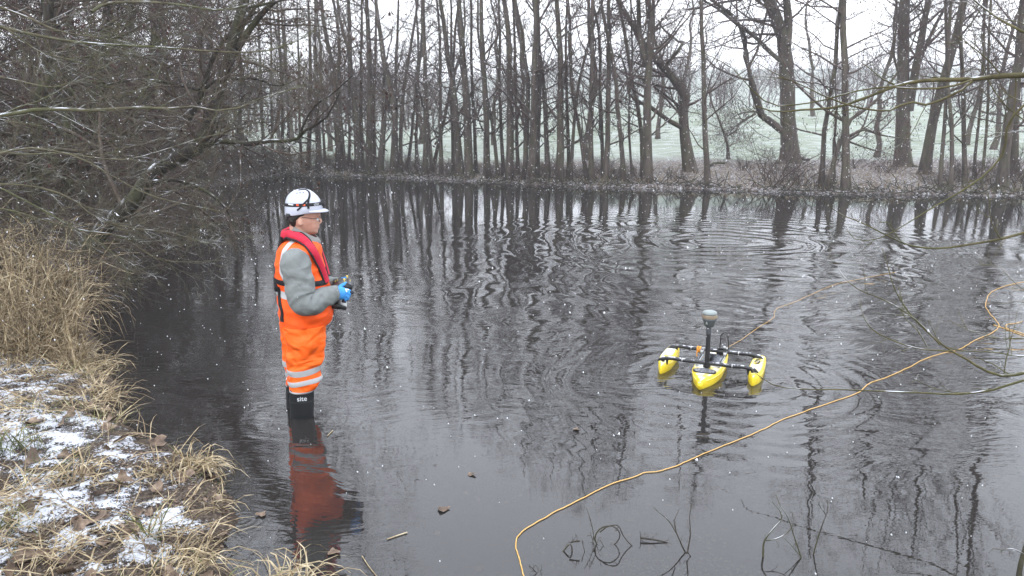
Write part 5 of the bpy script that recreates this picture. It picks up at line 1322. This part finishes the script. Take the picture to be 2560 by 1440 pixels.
# the body below the puffed lobes: vest and collar seen as one surface
a = Acc(); Vv, Fv = loft(rings, 60, 2.35); addp(a, (Vv, Fv)); addp(a, loft(dens([sec(708, 795, 612, .150), sec(709, 795, 600, .130), sec(712, 793, 590, .108), sec(716, 790, 580, .09)], 12), 40, 2.2)); me = a.mesh('x', None); ub = bvh_of(me); bpy.data.meshes.remove(me)
side = []
for q in cp:
    c = cast(ub, *q)
    if c is not None: side.append(c)
nk = L2(703, 580); back = np.array([nk[0] - .0, 0, nk[1] + .005])
left = [p * np.array([1, -1, 1]) for p in side]
full = left[::-1] + [np.array([back[0] + .006, .05, back[2]]), back, np.array([back[0] + .006, -.05, back[2]])] + side
wfun = lambda t: .056 + .030 * math.exp(-((t - .5) / .13) ** 2)
V, F = ribbon(ub, full, wfun, puff(.026), 110, 8, .002); bl = obj('bladder_cover', make_mesh('bladder_cover', V, F, M['red'], True), lj)
nm = 9; Vg = V[:110 * nm].reshape(110, nm, 3)
for e_ in (0, nm - 1):
    edge = Vg[:, e_] * .94 + Vg[:, 1 if e_ == 0 else nm - 2] * .06
    V2, F2 = tubes(edge, np.full(110, .0065), 6); obj('piping', make_mesh('piping', V2, F2, M['black_cloth'], True), lj)
zt = cast(vb, 712, 711)[2]; V, F = hoopband(vb, vr[7][0], 0, lambda t: zt - .012 * math.cos(t), .034, .006, 90); obj('waist_belt', make_mesh('waist_belt', V, F, M['black_cloth'], True), lj)
c = L2(690, 705); V, F = boxmesh(c[0] + .012, -.05, c[1], .030, .11, .085, .010); obj('back_pad', make_mesh('back_pad', V, F, M['black_cloth'], True), lj)
# strap from collar down the back, and the loose strap end
bs = [L2(700, 589), L2(695, 620), L2(690, 660), L2(688, 695)]
P = resample(np.array([(x + .012, -.07, z) for x, z in bs]), 16); V, F = tubes(P, np.full(16, .011), 6); obj('back_strap', make_mesh('back_strap', V, F, M['black_cloth'], True), lj)
bs = [(692, 715), (696, 740), (700, 770), (703, 803)]; P = [cast(vb, x + 4, y) for x, y in bs]; P = [p for p in P if p is not None]
V, F = ribbon(vb, P, .026, lambda u: .003, 20, 3, .006); obj('loose_strap', make_mesh('loose_strap', V, F, M['black_cloth'], True), lj)
# --- trousers
a = Acc(); addp(a, loft(dens([sec(707, 822, 792, .185), sec(708, 819, 806, .185), sec(709, 815, 822, .183), sec(711, 813, 838, .175), sec(718, 808, 850, .12)], 16), 60, 2.3, wr=.006, wf=9, seed=44)); obj('trousers', a.mesh('trousers', M['orange2'], True), person)
for s, dx in ((-1, 0), (1, -12)):
    R4 = [(709, 814, 815, .098), (711, 813, 840, .102), (714, 812, 865, .103), (716, 811, 885, .100), (717, 808, 902, .096), (719, 805, 920, .092), (722, 804, 936, .089), (722, 803, 950, .086), (725, 798, 963, .081), (727, 791, 974, .077), (728, 788, 978, .074)]
    a = Acc(); rg = [sec(x0 + dx, x1 + dx, y, h, s * .098) for x0, x1, y, h in R4]
    V, F = loft(dens(rg, 70), 64, 2.2, wr=.012, wf=6.5, seed=50 + s, wz=1.3)
    me = make_mesh('leg', V, F, M['orange2'], True); lg = obj('trouser_leg', me, person); lb = bvh_of(me)
    for (yy, w, tz) in ((932, .040, .10), (959, .032, .10)):
        z0 = L2(760, yy, -.18)[1]; cx = rg[6][0]
        V, F = hoopband(lb, cx, s * .098, lambda t: z0 + .010 * math.cos(t) + .004 * math.sin(2 * t + yy), w)
        obj('reflective_band', make_mesh('reflective_band', V, F, M['tape'], True), lg)
    # hem of lighter lining
    z0 = rg[-1][2] + .008; V, F = hoopband(lb, rg[9][0], s * .098, lambda t: z0, .012); obj('hem', make_mesh('hem', V, F, M['tape'], True), lg)
    # wellington boot
    a = Acc(); bt = [sec(725 + dx, 785 + dx, 968, .072, s * .098), sec(724.5 + dx, 785.5 + dx, 990, .074, s * .098), sec(725 + dx, 785 + dx, 1015, .074, s * .098), sec(725.5 + dx, 785 + dx, 1040, .073, s * .098)]
    lo = bt[-1]; bt += [(lo[0], lo[1], -.16, .070, .068, 0), (lo[0], lo[1], -.30, .062, .058, 0), (lo[0] + .01, lo[1], -.37, .075, .056, 0), (lo[0] + .05, lo[1], -.42, .125, .052, 0), (lo[0] + .05, lo[1], -.455, .130, .052, 0)]
    V, F = loft(dens(bt, 40), 40, 2.5, wr=.0025, wf=10, seed=60); me = make_mesh('boot', V, F, M['rubber'], True); bo = pm('boot', me); bb = bvh_of(me)
    V, F = hoopband(bb, bt[1][0], s * .098, lambda t: L2(757, 1007, -.17)[1], .005, .0015); obj('seam', make_mesh('seam', V, F, M['blackp'], True), bo)
    if s == -1:
        c = cast(bb, 755, 997)
        if c is not None: text_on('lettering', 'site', (c[0], c[1] - .004, c[2]), .042, (R_(90), 0, R_(2)), M['white_print'], bo)
# --- gloves
for s in (-1, 1):
    wr_ = SH[s][2]; a = Acc()
    def gp(x, y, yy): q = L2(x, y); return np.array([q[0], s * yy, q[1]])
    addp(a, limb([(*gp(832, 722, .138), .036), (*gp(838, 722, .135), .037), (*gp(846, 721, .130), .036), (*gp(854, 723, .124), .040), (*gp(861, 726, .118), .036)], 18, 12, flat=.66))
    for pts, r in (([(857, 714, .118), (866, 715.5, .112), (874, 718.5, .106), (881, 722.5, .100)], .0105), ([(859, 719, .122), (868, 721, .118), (873.5, 728, .108), (870, 733, .098)], .0112),
                   ([(859, 726, .124), (867, 730, .120), (870, 737, .108), (864, 740, .098)], .0110), ([(856, 731, .122), (863, 736, .118), (864, 741.5, .108), (858, 743, .098)], .0098),
                   ([(845, 713, .118), (852, 707, .104), (860, 703.5, .090), (866, 701.5, .078)], .0118)):
        K = np.array([(*gp(*q), r * (1 - .06 * i)) for i, q in enumerate(pts)]); addp(a, limb(K, 12, 14))
    me = fuse('glove', a, M['glove'], .0032, 2); g = pm('glove', me); gb = bvh_of(me)
    a = Acc(); addp(a, limb([(*gp(874.5, 719.5, .1055), .0118), (*gp(882.5, 723.8, .099), .0110)], 12, 6)); addp(a, limb([(*gp(869, 738.5, .104), .0122), (*gp(863, 741, .097), .012)], 12, 6)); addp(a, limb([(*gp(864, 743.5, .106), .0112), (*gp(857, 744, .097), .011)], 12, 6))
    obj('fingertip_coating', a.mesh('fingertip_coating', M['palm'], True), g)
    addp_c = Acc(); addp(addp_c, limb([(*gp(830, 723, .139), .041), (*gp(836, 722, .136), .041), (*gp(843, 721.5, .131), .038)], 20, 5, flat=.95)); obj('cuff', addp_c.mesh('cuff', M['glove'], True), g)
    if s == -1:
        for pts, w in (([(864, 722), (867, 730)], .012), ([(868, 722.5), (872, 725)], .008), ([(858, 717), (860, 721)], .008)):
            P = [cast(gb, *q) for q in pts]
            if all(p is not None for p in P):
                V, F = ribbon(gb, P, w, lambda u: .0012, 6, 3, .001); obj('emblem', make_mesh('emblem', V, F, M['white_print']), g)
# --- the remote control held in both hands
c0 = np.array([PO[0], PO[1], 0]); rc = thing('remote_control', 'black handheld remote control with yellow switches held in front of the worker', 'remote control', tuple(c0), PTH)
def extrude(prof, y0, y1, bev=.004):
    Q = np.array([L2(x, y) for x, y in prof]); n = len(Q); c = Q.mean(0); A = []
    for yy, s in ((y0, .93), (y0 + bev, 1.0), (y1 - bev, 1.0), (y1, .93)):
        P = c + (Q - c) * s; A.append(np.stack([P[:, 0], np.full(n, yy), P[:, 1]], 1))
    V = np.array(A).reshape(-1, 3); F4 = [(r * n + j, r * n + (j + 1) % n, (r + 1) * n + (j + 1) % n, (r + 1) * n + j) for r in range(3) for j in range(n)]
    V = np.vstack([V, A[0].mean(0), A[3].mean(0)]); F3 = [(4 * n, (j + 1) % n, j) for j in range(n)] + [(4 * n + 1, 3 * n + j, 3 * n + (j + 1) % n) for j in range(n)]
    return V, [np.array(F4), np.array(F3)]
V, F = extrude([(832, 704), (868, 700.5), (881, 707), (879.5, 717), (868, 719), (832, 712)], -.095, .095); obj('case', make_mesh('case', V, F, M['blackp']), rc)
V, F = extrude([(868, 699.2), (880.5, 705.5), (881.5, 707.5), (868.5, 701.6)], -.098, .098, .002); obj('top_rim', make_mesh('top_rim', V, F, plain('grey_plastic', (.05, .05, .055), .4)), rc)
M['yellow_sw'] = plain('yellow_switch', (.75, .60, .12), .5)
for (x, yy) in ((861, -.05), (868, .05)):
    q = L2(x, 701); a = Acc(); addp(a, tubes(np.array([(q[0], yy, q[1] - .004), (q[0], yy, q[1] + .014)]), np.array([.003, .003]), 8)); addp(a, ellipsoid((q[0], yy, q[1] + .016), (.0075, .0075, .006), 10, 6)); obj('thumb_stick', a.mesh('thumb_stick', M['yellow_sw'], True), rc)
for (x, yy) in ((838, -.02), (843, .02), (875, 0)):
    q = L2(x, 703); a = Acc(); addp(a, tubes(np.array([(q[0], yy, q[1] - .004), (q[0] + .003, yy, q[1] + .009)]), np.array([.003, .002]), 6)); obj('toggle_switch', a.mesh('toggle_switch', M['yellow_sw']), rc)
V, F = extrude([(831, 737), (845, 736), (843, 752), (829, 756)], -.05, .05); obj('bracket', make_mesh('bracket', V, F, M['blackp']), rc)
V, F = extrude([(828, 752), (843, 751), (867, 760.5), (866, 768), (831, 765.5)], -.075, .075); obj('battery_box', make_mesh('battery_box', V, F, M['blackp']), rc)
V, F = extrude([(845, 751.2), (867, 758.6), (867.2, 760.6), (844.5, 753)], -.07, .07, .002); obj('light_plate', make_mesh('light_plate', V, F, plain('pale_plate', (.5, .5, .5), .5)), rc)
q0, q1 = L2(834, 712), L2(836, 737); V, F = tubes(resample(np.array([(q0[0], -.02, q0[1]), (q0[0] - .012, -.02, (q0[1] + q1[1]) / 2), (q1[0], -.02, q1[1])]), 8), np.full(8, .012), 6); obj('cable', make_mesh('cable', V, F, M['blackp'], True), rc)
q0, q1, q2 = L2(832, 765), L2(833, 790), L2(819, 812); V, F = tubes(resample(np.array([(q0[0], -.03, q0[1]), (q1[0] + .005, -.03, q1[1]), (q2[0], -.12, q2[1])]), 14), np.full(14, .003), 5); obj('lanyard', make_mesh('lanyard', V, F, M['black_cloth'], True), rc)
# ------------------------------------------------------------------ yellow survey craft: centre hull, two floats, black arms, mast with receiver
BO_ = np.array([1.425, 5.11, 0.0]); BF = np.array([-.41, -.912, 0]); BF /= np.linalg.norm(BF)      # bow direction
BL = np.array([-BF[1], BF[0], 0])                                                       # to the right in the picture
def yellow_mat(name, snowk):
    t = NT(name); p = t.pos(); f = t.noise(p, 12, 4)
    col = t.ramp(f, [(.3, (.72, .52, .015)), (.7, (.84, .66, .03))])
    k = t.math('MULTIPLY', t.step(t.nz(), .75, .97), t.step(t.noise(p, 16, 4, .7), .62 - snowk * .3, .80 - snowk * .3))
    col = t.mix(k, col, (.80, .81, .80)); sp = t.n('SeparateXYZ'); t.l(p, sp.inputs[0])
    t.pbsdf(col, .38, normal=t.bump(t.noise(p, 60, 3), .0015), spec=.5); return t.m
M['yellow'] = yellow_mat('yellow_hull', .75)
M['black_tube'] = (lambda: (lambda t: (t.pbsdf(t.mix(t.math('MULTIPLY', t.step(t.nz(), .6, .9), t.step(t.noise(t.pos(), 45, 3), .5, .6)), (.014, .014, .016), (.6, .6, .62)), .35), t.m)[1])(NT('black_tube')))()
M['deck'] = (lambda: (lambda t: (t.pbsdf(t.mix(t.step(t.noise(t.pos(), 60, 4, .7), .42, .56), (.16, .17, .19), (.66, .68, .74)), .5, normal=t.bump(t.noise(t.pos(), 80, 3), .003)), t.m)[1])(NT('snowy_deck')))()
M['hatch'] = (lambda: (lambda t: (t.pbsdf(t.mix(t.step(t.noise(t.pos(), 120, 3, .7), .5, .62), (.03, .03, .032), (.42, .42, .45)), .5), t.m)[1])(NT('dusted_hatch')))()
M['alu'] = plain('aluminium', (.5, .51, .52), .35, metal=.8)
boat = thing('survey_boat', 'small yellow three-hulled remote survey boat with a black mast floating on the pond', 'boat', tuple(BO_), math.atan2(BF[1], BF[0]))
# local frame: +x bow, +y left of the bow (that is right in the picture is -y)
def hull(name, x0, x1, w, cy, deck, keel, nose, parent, bow_h=0.0, sharp=1.5, m=26, stern=.8):
    """lofted hull: sections along x; deck(t) height, chine, keel below water"""
    secs = []
    for i in range(m):
        t = i / (m - 1); x = x0 + (x1 - x0) * t
        hw = w / 2 * (stern + (1 - stern) * min(1, t / .3)) * (max(0.0, 1 - max(0, (t - nose) / (1 - nose)) ** sharp) ** .8)
        hw = max(hw, .004); d = deck(t); kz = keel * (1 - max(0, (t - .75) / .25) ** 2 * .9)
        if t > .93: kz = min(kz, d - .012)
        c = .010 if hw > .02 else hw * .4
        pts = [(0, kz), (hw * .55, kz * .85), (hw * .92, kz * .2), (hw * 1.0, d * .35), (hw * 1.0, d - .022), (hw - .002, d - .012), (hw - c, d), (hw * .45, d + .004), (0, d + .005)]
        ring = [(x, cy + y, z) for y, z in pts] + [(x, cy - y, z) for y, z in pts[-2:0:-1]]
        secs.append(ring)
    A = np.array(secs); n = A.shape[1]; V = A.reshape(-1, 3)
    F4 = [(i * n + j, i * n + (j + 1) % n, (i + 1) * n + (j + 1) % n, (i + 1) * n + j) for i in range(m - 1) for j in range(n)]
    V = np.vstack([V, A[0].mean(0), A[-1].mean(0)]); F3 = [(m * n, (j + 1) % n, j) for j in range(n)] + [(m * n + 1, (m - 1) * n + j, (m - 1) * n + (j + 1) % n) for j in range(n)]
    me = make_mesh(name, V, [np.array(F4), np.array(F3)], M['yellow'], False)
    o = obj(name, me, parent)
    return o, me
ch, chm = hull('centre_hull', -.34, .37, .205, 0, lambda t: .078 - .006 * t - .03 * max(0, (t - .85) / .15) ** 2, -.06, .55, boat, sharp=1.7)
cb_ = bvh_of(chm)
# rubbing strake seam along each side
for s in (-1, 1):
    P = []
    for t in np.linspace(.02, .93, 30):
        x = -.34 + .71 * t; co = cb_.ray_cast(Vector((x, s * .5, .050)), Vector((0, -s, 0)))[0]
        if co is not None: P.append(tuple(co))
    V, F = tubes(np.array(P), np.full(len(P), .0035), 5); obj('strake', make_mesh('strake', V, F, M['yellow'], True), ch)
# nose bump
a = Acc(); addp(a, ellipsoid((.365, 0, .030), (.020, .018, .024), 14, 8)); obj('bow_nose', a.mesh('bow_nose', M['yellow'], True), ch)
# oval hatch with dark rim on the foredeck
th = np.linspace(0, 2 * PI, 40, endpoint=False)
for nm_, sx, sy, z0, z1, mt in (('hatch_rim', .052, .080, .074, .083, 'blackp'), ('hatch_cover', .045, .072, .078, .085, 'hatch')):
    a = Acc(); addp(a, loft([(.195, 0, z0, sx, sy), (.195, 0, z1, sx, sy), (.195, 0, z1 + .001, sx * .95, sy * .96)], 40, 2.0)); obj(nm_, a.mesh(nm_, M[mt]), ch)
# instrument bay: snow-dusted lid between aluminium rails
V, F = boxmesh(-.075, 0, .086, .27, .125, .012, .003); V[:, 2] += .0015 * vnoise(V[:, 0] * 40, V[:, 1] * 40, 0, 2); obj('deck_lid', make_mesh('deck_lid', V, F, M['deck']), boat)
for s in (-1, 1):
    V, F = boxmesh(-.08, s * .078, .092, .34, .018, .022, .003); obj('deck_rail', make_mesh('deck_rail', V, F, M['deck']), boat)
    V, F = boxmesh(-.165, s * .083, .112, .055, .024, .034, .004); obj('latch', make_mesh('latch', V, F, M['alu']), boat)
    V, F = boxmesh(-.150, s * .083, .110, .020, .028, .022, .003); obj('latch_clip', make_mesh('latch_clip', V, F, M['blackp']), boat)
# floats
for s in (-1, 1):
    fl, fm = hull('float', -.29, .15, .098, s * .318, lambda t: .092 - .030 * max(0, (t - .55) / .45) - .012 * max(0, (t - .8) / .2), -.045, .60, boat, sharp=1.9, stern=.86)
    # moulded shoulder groove line
    fb = bvh_of(fm)
    for zz, off in ((.055, 1),):
        P = []
        for t in np.linspace(.02, .80, 20):
            x = -.29 + .44 * t; co = fb.ray_cast(Vector((x, s * .318 + off * .3, zz)), Vector((0, -off, 0)))[0]
            co2 = fb.ray_cast(Vector((x, s * .318 - off * .3, zz)), Vector((0, off, 0)))[0]
            if co is not None: P.append(tuple(co))
        if len(P) > 3: V, F = tubes(np.array(P), np.full(len(P), .003), 5); obj('groove_moulding', make_mesh('groove_moulding', V, F, M['yellow'], True), fl)
    if s == -1 or s == 1:
        if s == 1:   # the float at picture right carries a dark curly mark
            pass
# dark squiggled mark on top of the float at the right of the picture
mk = Acc(); rngb = np.random.default_rng(12)
sgn = 1
for k in range(7):
    t = np.linspace(0, 1, 9); cx = -.175 + .020 * k; P = np.stack([cx + .010 * np.sin(t * 7 + k), sgn * .318 - .018 + .036 * t + .003 * np.cos(t * 9 + k), np.full(9, .0995)], 1)
    addp(mk, tubes(P, np.full(9, .0019), 4))
FLOATS = [o for o in boat.children if o.name.startswith('float')]
obj('printed_mark', mk.mesh('printed_mark', M['blackp']), FLOATS[-1])
# black arms across: straight tubes whose ends bend down onto the floats and taper
for x, nm in ((.115, 'front_arm'), (-.215, 'rear_arm')):
    z = .112
    P = np.array([(x + .005, -.350, .090), (x, -.325, .104), (x, -.295, z), (x, -.15, z + .002), (x, 0, z + .002), (x, .15, z + .002), (x, .295, z), (x, .325, .104), (x + .005, .350, .090)])
    Pr = resample(P, 40); w = np.interp(np.abs(Pr[:, 1]), [0, .28, .32, .35], [.0135, .0135, .016, .004]); V, F = tubes(Pr, w, 10); obj(nm, make_mesh(nm, V, F, M['black_tube'], True), boat)
    for s in (-1, 1):
        a = Acc(); addp(a, tubes(np.array([(x, s * .283, z - .006), (x, s * .281, .066)]), np.array([.012, .004]), 8)); addp(a, tubes(np.array([(x, s * .31, z - .004), (x, s * .312, .088)]), np.array([.014, .014]), 8)); obj('arm_foot', a.mesh('arm_foot', M['blackp'], True), boat)
        V, F = tubes(np.array([(x, s * .17, z + .002), (x, s * .176, z + .002)]), np.array([.0155, .0155]), 10); obj('clamp_ring', make_mesh('clamp_ring', V, F, M['alu'], True), boat)
# mast and receiver
mx = .115
V, F = tubes(np.array([(mx, 0, .085), (mx, 0, .16), (mx, 0, .30), (mx, 0, .385)]), np.array([.0185, .0175, .0165, .0165]), 14); obj('mast', make_mesh('mast', V, F, M['black_tube'], True), boat)
V, F = tubes(np.array([(mx, 0, .085), (mx, 0, .115)]), np.array([.026, .026]), 14); obj('mast_clamp', make_mesh('mast_clamp', V, F, M['blackp'], True), boat)
V, F = tubes(np.array([(mx, 0, .330), (mx, 0, .388)]), np.array([.019, .017]), 14); obj('mast_collar', make_mesh('mast_collar', V, F, plain('dark_grey', (.06, .065, .07), .4), True), boat)
rcv = obj('receiver', None, boat); rcv.location = (mx, 0, 0)
def lathe(prof, n=28):
    th = np.linspace(0, 2 * PI, n, endpoint=False); V = np.array([[(r * math.cos(t), r * math.sin(t), z) for t in th] for r, z in prof]).reshape(-1, 3)
    m = len(prof); F = [(i * n + j, i * n + (j + 1) % n, (i + 1) * n + (j + 1) % n, (i + 1) * n + j) for i in range(m - 1) for j in range(n)]
    V = np.vstack([V, (0, 0, prof[0][1]), (0, 0, prof[-1][1])]); F3 = [(m * n, (j + 1) % n, j) for j in range(n)] + [(m * n + 1, (m - 1) * n + j, (m - 1) * n + (j + 1) % n) for j in range(n)]
    return V, [np.array(F), np.array(F3)]
M['rec_grey'] = plain('receiver_grey', (.07, .08, .085), .45); M['rec_tan'] = plain('receiver_band', (.26, .20, .13), .5, var=.3); M['rec_top'] = plain('receiver_top', (.22, .25, .24), .45, var=.1)
z0 = .385
for nm_, pr, mt in (('lower_case', [(.032, z0), (.037, z0 + .006), (.042, z0 + .03), (.049, z0 + .045), (.0505, z0 + .060)], 'rec_grey'), ('band', [(.0508, z0 + .058), (.0515, z0 + .062), (.0515, z0 + .080), (.050, z0 + .084)], 'rec_tan'),
                    ('dome', [(.0505, z0 + .083), (.0500, z0 + .094), (.046, z0 + .103), (.036, z0 + .108), (.015, z0 + .110), (.002, z0 + .1105)], 'rec_top')):
    V, F = lathe(pr); obj(nm_, make_mesh(nm_, V, F, M[mt], True), rcv)
# small pale triangular badge on the receiver, facing the bow
ang = -.25; V = np.array([(.0, -.010, -.010), (0, .010, -.010), (0, 0, .013), (-.003, -.010, -.010), (-.003, .010, -.010), (-.003, 0, .013)], float); V[:, 0] += .0465; ca, sa = math.cos(ang), math.sin(ang)
V = np.stack([V[:, 0] * ca - V[:, 1] * sa, V[:, 0] * sa + V[:, 1] * ca, V[:, 2] + z0 + .028], 1); obj('badge', make_mesh('badge', V, [np.array([(0, 1, 2), (3, 5, 4)]), np.array([(0, 3, 4, 1), (1, 4, 5, 2), (2, 5, 3, 0)])], M['rec_top']), rcv)
# cable loop behind the mast, connector block, orange knot on the left rear arm
P = resample(np.array([(-.20, .035, .10), (-.20, .040, .17), (-.205, .052, .255), (-.21, .075, .265), (-.215, .092, .21), (-.215, .095, .13), (-.215, .085, .105)]), 26); V, F = tubes(P, np.full(26, .0042), 6); obj('cable_loop', make_mesh('cable_loop', V, F, M['blackp'], True), boat)
for i, (x, y, z, sx, sy, sz, mt) in enumerate([(-.19, .055, .12, .05, .07, .035, 'blackp'), (-.2, .07, .150, .018, .020, .028, 'alu'), (-.195, .088, .145, .014, .014, .022, 'alu'), (-.185, .045, .142, .016, .016, .018, 'blackp')]):
    V, F = boxmesh(x, y, z, sx, sy, sz, .003); obj('connector', make_mesh('connector', V, F, M[mt]), boat)
M['rope_o'] = plain('orange_rope', (.80, .33, .04), .75, var=.15, scale=90)
def rope_mat():
    t = NT('yellow_rope'); p = t.pos(); w = t.n('TexWave'); w.inputs['Scale'].default_value = 40; w.inputs['Distortion'].default_value = 1.5; t.l(p, w.inputs['Vector'])
    col = t.ramp(w.outputs['Fac'], [(.2, (.52, .27, .05)), (.8, (.76, .50, .17))]); t.pbsdf(col, .7, normal=t.bump(w.outputs['Fac'], .001)); return t.m
M['rope'] = rope_mat()
t = np.linspace(0, 1, 60); P = np.stack([-.215 + .020 * np.cos(t * 30), -.115 + .012 * np.sin(t * 17), .112 + .020 * np.sin(t * 30)], 1); V, F = tubes(P, np.full(60, .0045), 5); obj('rope_knot', make_mesh('rope_knot', V, F, M['rope_o'], True), boat)
P = resample(np.array([(-.20, -.118, .12), (-.19, -.125, .09), (-.195, -.125, .06)]), 8); V, F = tubes(P, np.full(8, .004), 5); obj('rope_tail', make_mesh('rope_tail', V, F, M['rope_o'], True), boat)
# ------------------------------------------------------------------ floating safety ropes
def rope(lab, pts, r, z0=.004, zs=None, K=None):
    K = K or len(pts) * 12; P = resample(np.array([W(x, y, (zs[i] if zs else z0)) for i, (x, y) in enumerate(pts)]), K)
    rr = np.random.default_rng(len(pts)); j = np.cumsum(rr.normal(size=(K, 2)), axis=0); j = j - np.linspace(0, 1, K)[:, None] * j[-1]
    P[:, :2] += j * .0016; V, F = tubes(P - P[0], np.full(K, r), 6)
    return obj('rope', make_mesh('rope', V, F, M['rope'], True), None, tuple(P[0]), label=lab, cat='rope')
rope('long yellow-orange rope running from the bottom edge across the water to the right', [(1320, 1475), (1308, 1438), (1297, 1390), (1290, 1350), (1300, 1333), (1340, 1308), (1440, 1255), (1540, 1210), (1600, 1190), (1612, 1184), (1640, 1181), (1668, 1173), (1740, 1142), (1860, 1092), (1960, 1045), (2060, 1008), (2140, 975),
      (2160, 960), (2200, 945), (2260, 918), (2310, 892), (2340, 882), (2380, 872), (2420, 850), (2470, 828), (2483, 814), (2478, 800), (2466, 785), (2458, 768), (2464, 750), (2485, 725), (2530, 710), (2590, 700)], .0025)
rope('thin yellow rope trailing from the boat away to the upper right, lying on the water', [(1800, 880), (1815, 868), (1850, 850), (1900, 815), (1925, 800), (1934, 792), (1932, 782), (1938, 772), (1975, 758), (2030, 735), (2090, 710), (2160, 695), (2240, 680)], .0014, zs=[.11, .03] + [.004] * 11)
rope('bundle of yellow rope leaving the picture at the right edge above the low twigs', [(2484, 812), (2510, 820), (2540, 832), (2600, 852)], .003)
rope('loose yellow rope loop floating at the right edge beside the rope bundle', [(2600, 848), (2545, 830), (2520, 822), (2522, 812), (2550, 806), (2555, 803)], .0026)
# ------------------------------------------------------------------ falling snow
rng = np.random.default_rng(321)
def flakes(n, d0, d1, s0, s1):
    d = (d0 ** 3 + rng.random(n) * (d1 ** 3 - d0 ** 3)) ** (1 / 3)
    az = rng.uniform(-R_(44), R_(44), n); el = rng.uniform(-R_(36), R_(14), n)
    q = np.stack([np.sin(az) * np.cos(el) * d, np.cos(az) * np.cos(el) * d, H_CAM + np.sin(el) * d], 1)
    m = (q[:, 2] > .02) & (q[:, 2] > ground_z(q[:, 0], q[:, 1])); q = q[m]; n = len(q)
    s = rng.uniform(s0, s1, (n, 1)); a = norm(np.stack([rng.normal(size=n) * .25 - .12, rng.normal(size=n) * .25, np.ones(n)], 1)); b = norm(np.cross(a, rng.normal(size=(n, 3)))); c = np.cross(a, b)
    el_ = rng.uniform(1.1, 2.6, (n, 1))
    V = np.stack([q + a * s * el_, q - a * s * el_ * .6 + b * s, q - a * s * .4 - b * s + c * s, q - b * s * .5 - c * s], 1).reshape(-1, 3)
    f = np.array([(0, 1, 2), (0, 2, 3), (0, 3, 1), (1, 3, 2)])
    return V, (np.arange(n)[:, None, None] * 4 + f[None]).reshape(-1, 3)
a = Acc()
a.add(*flakes(50, .9, 2.4, .0012, .0022)); a.add(*flakes(1500, 2.4, 6, .0014, .0030)); a.add(*flakes(12000, 6, 17, .0024, .0060)); a.add(*flakes(20000, 17, 30, .006, .0145))
obj('falling_snow', a.mesh('falling_snow', M['flake']), kind='stuff', label='snowflakes falling over the whole pond')
# ------------------------------------------------------------------ what tells each tree from its neighbours
ORD = ['first', 'second', 'third', 'fourth', 'fifth', 'sixth', 'seventh', 'eighth', 'ninth', 'tenth', 'eleventh', 'twelfth', 'thirteenth', 'fourteenth', 'fifteenth', 'sixteenth', 'seventeenth', 'eighteenth', 'nineteenth', 'twentieth', 'twenty-first', 'twenty-second']
LM = [(950, 'the broken-topped stem'), (1282, None), (1728, 'the crooked oak'), (1972, 'the big forked tree'), (2254, 'the broad twin-stemmed tree')]
def place(c, cols):
    """ordinal from the landmark that bounds this column"""
    if c < 950: k = sum(1 for x in cols if c < x < 950); return ORD[k] + ' left of the broken-topped stem'
    if c < 1283: k = sum(1 for x in cols if 950 < x < c); return ORD[k] + ' right of the broken-topped stem'
    if c < 1728: k = sum(1 for x in cols if c < x < 1728); return ORD[k] + ' left of the crooked oak'
    if c < 1972: k = sum(1 for x in cols if 1728 < x < c); return ORD[k] + ' right of the crooked oak'
    k = sum(1 for x in cols if 1972 < x < c); return ORD[k] + ' right of the big forked tree'
SPECIAL = {'dead': 'short alder stem broken off at its top, among taller trunks left of centre', 'big': 'biggest forked tree on the far bank, its long left limb sweeping up from low down',
           'oak': 'crooked dark oak with twisting limbs leaning left on the leaf-covered bank', 'broad': 'broad twin-stemmed tree standing back from the water on the right',
           'small': 'little bare tree alone in the gap between the crooked oak and the big forked tree', 'lean': 'stem leaning right over a straight trunk, with low limbs above the far water',
           'stub': 'short snapped-off stub of a stem beside the leaning stem on the far bank', 'fork': 'thick alder splitting into two upright stems, just left of the crooked oak'}
front = [t for t in TREES if t[1] in 'srlb']; fcols = [t[0] for t in front]
back = [t for t in TREES if t[1] == 'back']; bcols = [t[0] for t in back]
LOOK = {'s': 'upright', 'r': 'right-leaning', 'l': 'left-leaning', 'b': 'gently bent'}
for c, k, w, off, o in TREES:
    if k in SPECIAL: o['label'] = SPECIAL[k]
    elif k == 'thicket':
        o['label'] = 'bare twiggy tree hung with dark catkins in the dense thicket along the left bank'; o['group'] = 'thicket trees along the left bank'
    elif k == 'back':
        o['label'] = 'thin pale back-row tree, ' + place(c, bcols) + ' among the back row'; o['group'] = 'slender trees standing behind the bank'
    else:
        o['label'] = ('thick ' if w >= 17 else 'sturdy ' if w >= 12 else 'slim ') + LOOK[k] + ' alder on the far shore, ' + place(c, fcols); o['group'] = 'alders along the far shore'
bcol = [c for c, o in BO]
for c, o in BO:
    o['label'] = 'leafless bush at the foot of the far trees, ' + place(c, bcol).replace('stem', 'alder'); o['group'] = 'bushes on the far bank'
for c, Y, o in SO:
    o['label'] = 'arching leafless scrub hanging over the water along the left bank'; o['group'] = 'scrub along the left bank'
